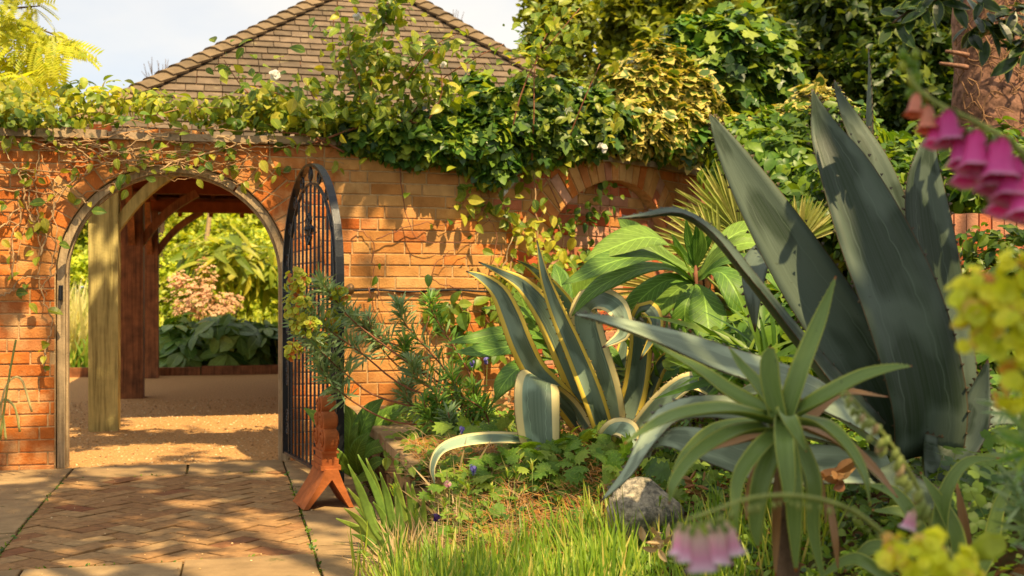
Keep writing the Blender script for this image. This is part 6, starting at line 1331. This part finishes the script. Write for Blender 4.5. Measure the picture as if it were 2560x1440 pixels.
# iris clump
ir = thing('iris_clump', 'clump of grey-green sword leaves spilling onto the paving by the finial', 'plant', P(1000, 1390, 4.6))
for bx, by, tx, ty, w, mx_ in ((1000, 1400, 870, 1160, 26, -20), (1010, 1400, 915, 1145, 24, -10), (1020, 1400, 950, 1180, 28, -10), (1000, 1400, 860, 1270, 26, -10), (1010, 1400, 890, 1220, 30, -20), (1030, 1400, 985, 1180, 26, 0), (1040, 1400, 1030, 1210, 26, 6), (1000, 1410, 880, 1335, 24, -6), (1035, 1410, 1010, 1260, 30, 6), (1020, 1410, 930, 1300, 30, -8), (1045, 1400, 1060, 1240, 22, 8), (1010, 1390, 940, 1230, 26, -14), (1050, 1410, 1075, 1290, 24, 8), (990, 1410, 905, 1390, 18, -4)):
  for rep in (0, 1):
    z = random.uniform(4.5, 4.85); w = w * .86; tx += rep * random.uniform(-22, 34); ty += rep * random.uniform(-10, 60); bx += rep * 16; blade(ir, [(bx, by, z, w * .8), ((bx*2+tx)/3 + mx_, (by*2+ty)/3, z, w), ((bx+tx*2)/3 + mx_ * .5, (by+ty*2)/3 - 10, z, w * .9), (tx, ty, z - .03, 3)], M['iris'], nrm=(random.uniform(-.5, .5), -1, .1), thick=.003, cup=.1, nseg=14, cols=4)
grass_patch('dry_grass_tuft', 'tuft of thin dry tan grass leaning over the near end of the cap stones', 'dry grass', 985, 1150, 4.35, 4.85, 420, .24, M['drypale'], GRS, lean=.75, zf=bed_h)
grass_patch('bed_grass', 'thin green grass blades among the dry stems in front of the cap stones', 'grass', 985, 1300, 4.3, 4.8, 320, .17, M['grass'], GRS, lean=.4, zf=bed_h)
ed = clump('edge_cover', 'small dark leafy weeds at the edge of the slabs below the sword leaves', 'plant', 880, 1080, 4.05, 5.4, 260, OV, .045, M['mid'], (.0, .05), stalks=False)
ed2 = clump('edge_weeds', 'fresh green leafy weeds between the finial and the retaining wall', 'plant', 880, 1080, 5.3, 5.9, 130, OV, .06, M['soft'], (.0, .10), stalks=False)
# bright foreground grass
fg = grass_patch('lavender_grass', 'bright green narrow-leaved clump along the bottom edge of the picture', 'grass', 985, 1570, 3.6, 4.2, 1700, .24, M['grass'], GRS, lean=.24, zf=bed_h)
grass_patch('grass_fringe', 'sparser green blades at the bottom edge right of the main clump', 'grass', 1550, 2100, 3.3, 3.9, 700, .17, M['grass'], GRS, lean=.25, zf=bed_h)
grass_patch('path_edge_blades', 'few thin green seed stalks rising over the slab corner at the bottom', 'grass', 870, 1000, 4.2, 4.5, 22, .20, M['grass'], GRS, lean=.12, zf=lambda x, y: 0.0)
for i, x in enumerate((985, 1040, 1110, 1150, 1230, 1290, 1330, 1400, 1455, 1500, 1560, 1650, 1170, 1270)):
    z = 3.9 + .06 * (i % 5); y = random.choice((1200, 1240, 1270, 1300, 1180)); th = thing('seed_spike', 'slender pale seed spike standing above the bright foreground grass', 'grass spike', P(x, 1480, z), 'seed spikes above the foreground grass')
    stems(th, [pxpts(((x, 1480, z), (x + 4, 1350, z), (x + random.uniform(-8, 8), y, z)))], .0014, .001, M['green_stem'])
    T, D = blob_pts(P(x, y - 8, z), (.004, .004, .02), 14, .5, 1); leaves(th, NEE, orient(D, np.array([[0, 0, 1.0]] * 14) + D * .5, .032), T, M['grass'], 0, 'seed_head')
# small flowers
def bell(parent, c, r, ln, mat, tiltv=(0, -.2, -1), lip='palepink', n=10, name='bell'):
    d = Vector(tiltv).normalized(); u = d.orthogonal().normalized(); v = d.cross(u); prof = [(0, .15), (.06, .42), (.25, .62), (.5, .72), (.78, .86), (.92, 1.05), (1.0, 1.28), (.97, 1.1), (.8, .78), (.4, .62), (.1, .35)]
    vs, uvs = [], []
    for k, (t, rr) in enumerate(prof):
        for i in range(n):
            a = 2 * math.pi * i / n; q = r * rr * (1 + (.10 * math.cos(5 * a) if k in (5, 6, 7) else 0)); vs.append(Vector(c) + d * ln * t + (u * math.cos(a) + v * math.sin(a)) * q); uvs.append((.5, t))
    fs = [(k*n+i, k*n+(i+1) % n, (k+1)*n+(i+1) % n, (k+1)*n+i) for k in range(len(prof)-1) for i in range(n)] + [tuple(range(n))[::-1]]
    mb = MB(); mb.add(vs, fs, uvs); o = mb.build(name, M[mat], parent, True)
    for k in range(3): mb = MB()
    mb = MB(); 
    for k in range(5):
        a = 2 * math.pi * k / 5; o1 = u * math.cos(a) + v * math.sin(a); o2 = d.cross(o1); mb.add([Vector(c) - d * r * .1, Vector(c) + o1 * r * .7 + o2 * r * .25 + d * r * .2, Vector(c) + o1 * r * 1.0 + d * r * .7, Vector(c) + o1 * r * .7 - o2 * r * .25 + d * r * .2], [(0, 1, 2, 3)], [(0, 0)] * 4)
    mb.build('calyx', M['mid'], parent)
for x, y, z, mat, lab in ((1120, 1205, 4.3, 'palepink', 'nodding pale pink columbine flower over the dry stems'), (1090, 1290, 3.9, 'purple', 'dark purple columbine flower at the front of the bed')):
    th = thing('columbine', lab, 'flower', P(x, y + 90, z)); stems(th, [pxpts(((x, y + 110, z), (x + 4, y + 40, z), (x + 2, y - 8, z)))], .0018, .001, M['green_stem'])
    T, D = blob_pts(P(x, y, z), (.010, .010, .012), 14, .7, 1); leaves(th, RND, orient(D, D + np.array([0, 0, -.8]), .018), T, M[mat], 6, 'petal')
for x, y, z, lab in ((1155, 1070, 5.2, 'violet-blue flower spike in the bed behind the cap stones'), (1184, 1170, 4.6, 'small violet-blue flower low among the rusty sprigs'), (1216, 900, 6.3, 'violet bell flower near the brick wall, upper of the pair'), (1180, 905, 6.4, 'violet bell flower near the brick wall, lower of the pair')):
    th = thing('bluebell', lab, 'flower', P(x, y + 50, z)); stems(th, [pxpts(((x, y + 70, z), (x + 2, y, z)))], .002, .0012, M['green_stem'])
    T, D = blob_pts(P(x, y, z), (.009, .009, .022), 16, .5, 1); leaves(th, OVS, orient(D, D * .4 + np.array([0, 0, -.8]), .02), T, M['blue'], 5, 'petal')

# ------------------------------------------------------------------ blurred foreground flowers
f1 = thing('magenta_foxglove', 'magenta foxglove spike leaning in from the right edge, out of focus', 'foxglove', (P(2760, 700, 1.35).x, 1.35, 0))
rac = [(2262, 150, 1.45), (2290, 215, 1.44), (2350, 262, 1.42), (2430, 300, 1.40), (2510, 345, 1.38), (2600, 420, 1.35), (2700, 560, 1.33)]
stems(f1, [pxpts(rac) + [Vector((P(2760, 700, 1.35).x, 1.35, .8)), Vector((P(2760, 700, 1.35).x, 1.35, 0))]], .002, .006, M['green_stem'], n=20)
for x, y, z, r, ln, mat in ((2292, 232, 1.43, .010, .030, 'peach'), (2318, 262, 1.42, .012, .034, 'peach'), (2345, 290, 1.42, .013, .038, 'magenta'), (2368, 272, 1.40, .015, .044, 'magenta'), (2400, 318, 1.40, .016, .048, 'magenta'), (2440, 322, 1.38, .018, .052, 'magenta'),
                            (2478, 372, 1.38, .018, .052, 'magenta'), (2502, 342, 1.36, .020, .055, 'magenta'), (2535, 390, 1.36, .020, .055, 'magenta'), (2560, 430, 1.35, .020, .055, 'magenta'), (2600, 440, 1.34, .020, .055, 'magenta'), (2426, 372, 1.41, .016, .045, 'magenta'), (2520, 440, 1.40, .018, .048, 'magenta'), (2462, 342, 1.42, .015, .045, 'magenta')):
    bell(f1, P(x, y, z), r, ln, mat, (-.08 + random.uniform(-.15, .1), -.25, -1))
for i in range(26):
    x, y = 2255 + random.gauss(6, 12) + i * 1.6, 135 + i * 5 + random.gauss(0, 6); T = P(x, y, 1.45); mb = MB(); mb.tube([T, T + Vector((.0, -.003, -.006)), T + Vector((0, -.004, -.014))], [.003, .0055, .002], 6); mb.build('bud', M['grass'], f1, True)
f2 = thing('pale_foxglove', 'arching pale pink foxglove with hanging bells at the bottom, out of focus', 'foxglove', (P(2420, 1500, 1.6).x, 1.6, 0))
arc = [(2420, 1500, 1.6), (2240, 1360, 1.55), (2130, 1275, 1.5), (2000, 1240, 1.45), (1880, 1245, 1.42), (1790, 1275, 1.40), (1715, 1300, 1.38)]
stems(f2, [[Vector(f2.location)] + pxpts(arc)], .0045, .0022, M['green_stem'], n=22)
for x, y, z, r, ln, mat in ((1700, 1308, 1.38, .013, .036, 'peach2'), (1722, 1312, 1.37, .014, .042, 'palepink'), (1745, 1318, 1.36, .016, .050, 'palepink'), (1772, 1308, 1.37, .015, .046, 'palepink'), (1796, 1312, 1.37, .015, .044, 'palepink'), (1815, 1302, 1.38, .014, .040, 'palepink')):
    bell(f2, P(x, y, z), r, ln, 'palepink' if mat != 'peach2' else 'palepink', (random.uniform(-.12, .2), -.1, -1))
for i in range(30):
    q = spline(pxpts(arc), 40)[8 + i]; p = Vector(q[:3]) + Vector((random.uniform(-.004, .004), 0, -.008)); mb = MB(); sz_ = random.uniform(.4, .95) * (.5 + .5 * i / 30); mb.tube([p, p + Vector((0, -.004, -.008)) * sz_, p + Vector((0, -.005, -.016)) * sz_], [.002, .0048 * sz_, .0012], 6); mb.build('bud', M['green_stem'], f2, True)
f3 = thing('budded_spike', 'green budded foxglove spike rising diagonally below the aloe, out of focus', 'foxglove', (P(2360, 1500, 1.7).x, 1.7, 0))
arc = [(2360, 1500, 1.7), (2330, 1330, 1.7), (2290, 1210, 1.68), (2220, 1100, 1.65), (2160, 1030, 1.62), (2112, 975, 1.6)]
stems(f3, [[Vector(f3.location)] + pxpts(arc)], .005, .002, M['green_stem'], n=22)
for i in range(34):
    x = i / 33; q = spline(pxpts(arc[1:]), 60)[int(5 + 54 * x)]; s = 1.5 - x; p = Vector(q[:3]) + Vector((random.uniform(-.012, .006) * s, -.003, random.uniform(-.006, .002))); mb = MB(); mb.tube([p, p + Vector((-.005, -.004, -.006)) * s, p + Vector((-.009, -.005, -.014)) * s], [.002, .0058 * s, .002], 6); mb.build('bud', M['green_stem'] if i % 5 else M['drypale'], f3, True)
bell(f3, P(2285, 1270, 1.6), .010, .03, 'palepink', (-.3, 0, -1))
def near_spurge(name, label, base, cl, stem_paths, size):
    th = thing(name, label, 'spurge', base); stems(th, stem_paths, .004, .003, M['green_stem'], n=12)
    for (x, y, z, rx, ry, n) in cl:
        c, r, n = bp(x, y, z, rx, ry, n, .8); cluster(th, c, r, n, size, 'eflower_near', n)
    return th
n1 = near_spurge('yellow_spurge', 'large out-of-focus yellow spurge flowerhead at the right edge', (P(2620, 1300, 1.25).x, 1.3, 0), ((2470, 740, 1.22, 74, 70, 34), (2540, 690, 1.2, 50, 50, 20), (2430, 830, 1.22, 44, 44, 18), (2530, 840, 1.2, 60, 70, 28), (2550, 960, 1.2, 44, 80, 22), (2415, 740, 1.24, 28, 40, 10)),
    [[Vector((P(2620, 1300, 1.25).x, 1.3, 0)), P(2600, 1200, 1.25), P(2560, 950, 1.22), P(2520, 760, 1.22)], [P(2570, 980, 1.22), P(2480, 860, 1.22), P(2450, 760, 1.22)]], .0205)
whorl(n1, [Vector((P(2640, 1440, 1.28).x, 1.3, .3)), P(2610, 1250, 1.27), P(2575, 1120, 1.25), P(2545, 1020, 1.25)], 0, 0, .045, M['euph2'], 70, .1, .5, smat='green_stem', base_r=.003)
n2 = near_spurge('low_yellow_spurge', 'out-of-focus yellow spurge flowerheads at the bottom right corner', (P(2340, 1600, 1.35).x, 1.35, 0), ((2290, 1390, 1.32, 74, 44, 38), (2390, 1420, 1.3, 60, 40, 30), (2240, 1360, 1.34, 28, 26, 8), (2330, 1340, 1.33, 26, 20, 6)), [[Vector((P(2340, 1600, 1.35).x, 1.35, 0)), P(2340, 1500, 1.34), P(2320, 1400, 1.32)]], .0185)
yl = thing('yellow_leaf', 'single round yellow-green leaf at the bottom right corner', 'leaf', P(2460, 1400, 1.6)); blade(yl, [(2425, 1400, 1.6, 20), (2455, 1375, 1.58, 60), (2490, 1355, 1.58, 62), (2506, 1335, 1.58, 4)], M['eflower'], thick=.001, cup=.2, nrm=(0, -1, .3))
# feathery grey leaves at the right edge
fl = thing('grey_feathery_plant', 'grey-green feathery foliage at the right edge below the yellow spurge', 'plant', (P(2600, 1500, 1.9).x, 1.9, 0))
for dx, y0 in ((0, 1000), (50, 1080), (20, 1200), (90, 1160)): whorl(fl, [Vector((P(2640, 1500, 1.9).x, 1.9, .2)), P(2610 + dx * .3, 1380, 1.9), P(2560 + dx * .4, y0 + 120, 1.88), P(2520 + dx, y0, 1.86)], 0, 0, .06, M['euph'], 90, .1, .4, smat='green_stem', base_r=.003)
# dry curled leaves
for x, y, z, m_, lab in ((1650, 1355, 3.4, 'drypale', 'pale curled dry leaves in front of the boulder'), (2070, 1190, 2.9, 'dry', 'rust-brown withered leaf hanging under the aloe'), (1735, 1215, 4.15, 'dry', 'brown dead leaves on the soil right of the boulder'), (1250, 985, 6.4, 'drypale', 'pale dry leaves on the soil at the foot of the wall')):
    th = thing('dry_leaves', lab, 'dead leaves', P(x, y, z)); n = 12; T, D = blob_pts(P(x, y, z), (.09, .06, .03), n, .2, 1.0)
    leaves(th, leaf_t(.26, .4, 5, .9, -.5), orient(RNG.normal(size=(n, 3)) + np.array([0, -.5, .6]), RNG.normal(size=(n, 3)), .042 if z > 3 else .06), T, M[m_], n)
# thin pale grass blades arching at the left wall foot
pg = thing('pale_grass_tuft', 'thin pale arching grass blades at the foot of the left wall', 'grass', wp(20, 1180))
for a in (((-10, 1150), (10, 980), (50, 945), (80, 1030)), ((-20, 1160), (0, 1010), (35, 1015), (50, 1080)), ((0, 1100), (20, 960), (38, 860), (40, 850)), ((-20, 1100), (5, 1040), (15, 1100))):
    blade(pg, [(x, y, 6.6, 6 if i else 7) for i, (x, y) in enumerate(a)], M['pale_grass'], thick=.001, cup=.2, nrm=(0, -1, .2), cols=2, nseg=16)
# dark glossy shoots hanging in at the top right
br = thing('overhanging_branch', 'dark glossy leafy branch with light leaf edges hanging in at the top right', 'branch', P(2560, -60, 3.2))
for pth in ([(2700, -80, 3.2), (2560, 20, 3.2), (2470, 50, 3.2), (2440, 80, 3.2)], [(2620, -120, 3.1), (2400, -20, 3.1), (2300, 10, 3.1), (2230, 60, 3.1)], [(2700, 20, 3.2), (2600, 60, 3.2), (2540, 140, 3.2)]):
    q = spline(pxpts(pth), 12); stems(br, [[Vector(a[:3]) for a in q]], .006, .003, M['bark'], 'twig')
    T = np.array([q[i][:3] for i in range(3, 12) for _ in range(4)]); n = len(T); T = T + RNG.normal(size=(n, 3)) * .015
    leaves(br, leaf_t(.20, .5, 5, .25, .2), orient(np.array([0, -.6, .6]) + RNG.normal(size=(n, 3)) * .4, RNG.normal(size=(n, 3)) + np.array([-.3, 0, -.5]), .075 * (.8 + .4 * RNG.random(n))), T, M['lavleaf'], n)

# ------------------------------------------------------------------ gravel stones and litter on the paving
n = 15000; X_ = RNG.uniform(-3.2, 3.0, n); Nn = NW + RNG.uniform(.02, 4.5, n) ** 1.0; T = np.array([list(W(a, b, .002)) for a, b in zip(X_, Nn)])
PEB = tmpl([(-.5, -.4, 0), (.5, -.3, 0), (.4, .5, 0), (-.4, .4, 0), (-.3, -.2, .45), (.3, -.2, .5), (.25, .3, .4), (-.2, .25, .45)], [(4, 5, 6, 7), (0, 1, 5, 4), (1, 2, 6, 5), (2, 3, 7, 6), (3, 0, 4, 7)], [(0, 0)] * 8)
o = mass('gravel_stones', PEB, orient(np.array([0, 0, 1.0]) + RNG.normal(size=(n, 3)) * .25, RNG.normal(size=(n, 3)), .010 * (.4 + 1.4 * RNG.random(n)**2)), T, M['pebble']); o['label'] = 'loose gravel stones beyond the gateway'; o['category'] = 'gravel'
Tm_ = []
for _ in range(900):
    k = random.random()
    if k < .3: Tm_.append(W(.352 + random.gauss(0, .006), random.uniform(4, N1), .0))
    elif k < .55: Tm_.append(W(random.choice((-.886,)) + random.gauss(0, .006), random.uniform(4.8, N1), .0))
    elif k < .75: Tm_.append(W(random.uniform(-.9, .75), random.choice((N1, N0, 4.28)) + random.gauss(0, .006), .0))
    else: Tm_.append(W(.74 + random.gauss(0, .03), random.uniform(4, 7), .004))
Tm_ = np.array([list(q) for q in Tm_]); n = len(Tm_)
o = mass('joint_moss', OVS, orient(np.array([0, -.3, .8]) + RNG.normal(size=(n, 3)) * .6, RNG.normal(size=(n, 3)) + np.array([0, 0, .5]), .014 * (.5 + RNG.random(n))), Tm_, M['mid']); o['label'] = 'tiny moss and weeds growing in the paving joints'; o['category'] = 'moss'
n = 260; T = np.array([list(W(random.uniform(-1.6, .7), random.uniform(3.5, NW - .02), .007)) for _ in range(n)])
o = mass('path_grit', PEB, orient(np.array([0, 0, 1.0]) + RNG.normal(size=(n, 3)) * .25, RNG.normal(size=(n, 3)), .007 * (.4 + RNG.random(n))), T, M['pebble']); o['label'] = 'scattered grit on the brick paving'; o['category'] = 'grit'
twT = np.array([list(W(.62 + random.gauss(0, .09), NW - .18 + random.gauss(0, .08), .006)) for _ in range(60)])
twigs('pine_litter', 'tan pine needles scattered at the foot of the open gate', twT, .09, M['vine_stem'], .001, .004)

# ------------------------------------------------------------------ the tree overhead, behind and right of the camera: it shades the bed
tb = []
rt = random.Random(3)
for i in range(46):
    x, y = rt.uniform(-.6, 7.5), rt.uniform(-6.5, 2.9)
    if (x < .8 and y < 1.0 and rt.random() < .5): continue
    if (x < 3.2 and y > -.5 and rt.random() < .4): continue
    if 1.2 < x < 2.8 and -.3 < y < 2.7 and rt.random() < .85: continue
    tb.append(((x, y, rt.uniform(5.6, 8.6)), (.95, .95, .6), 34))
for i in range(8):                          # thin outer sprays reaching over the path
    x, y = rt.uniform(-3.4, 1.6), rt.uniform(2.6, 6.6); tb.append(((x, y, rt.uniform(5.2, 6.6)), (.55, .55, .25), 7))
for i in range(9):
    k_ = rt.uniform(4.4, 5.6); q_ = Vector((-3.03 + rt.uniform(-.2, .2), 8.9, rt.uniform(.1, 1.7))) + sd * k_; tb.append(((q_.x, q_.y, q_.z), (.22, .22, .2), 3))
for i in range(12): tb.append(((rt.uniform(-1.2, .9), rt.uniform(1.2, 3.2), rt.uniform(6, 7)), (.6, .6, .3), 22))
tree('overhead_tree', 'tall spreading tree standing behind the camera whose branches shade the bed', (4.6, -2.5, 0), (4.3, -2.2, 8.5), tb, CLUMP, .30, M['dark'], .28, limbs=30)
print('LEAVES', COUNT, 'OBJ', len(bpy.data.objects))
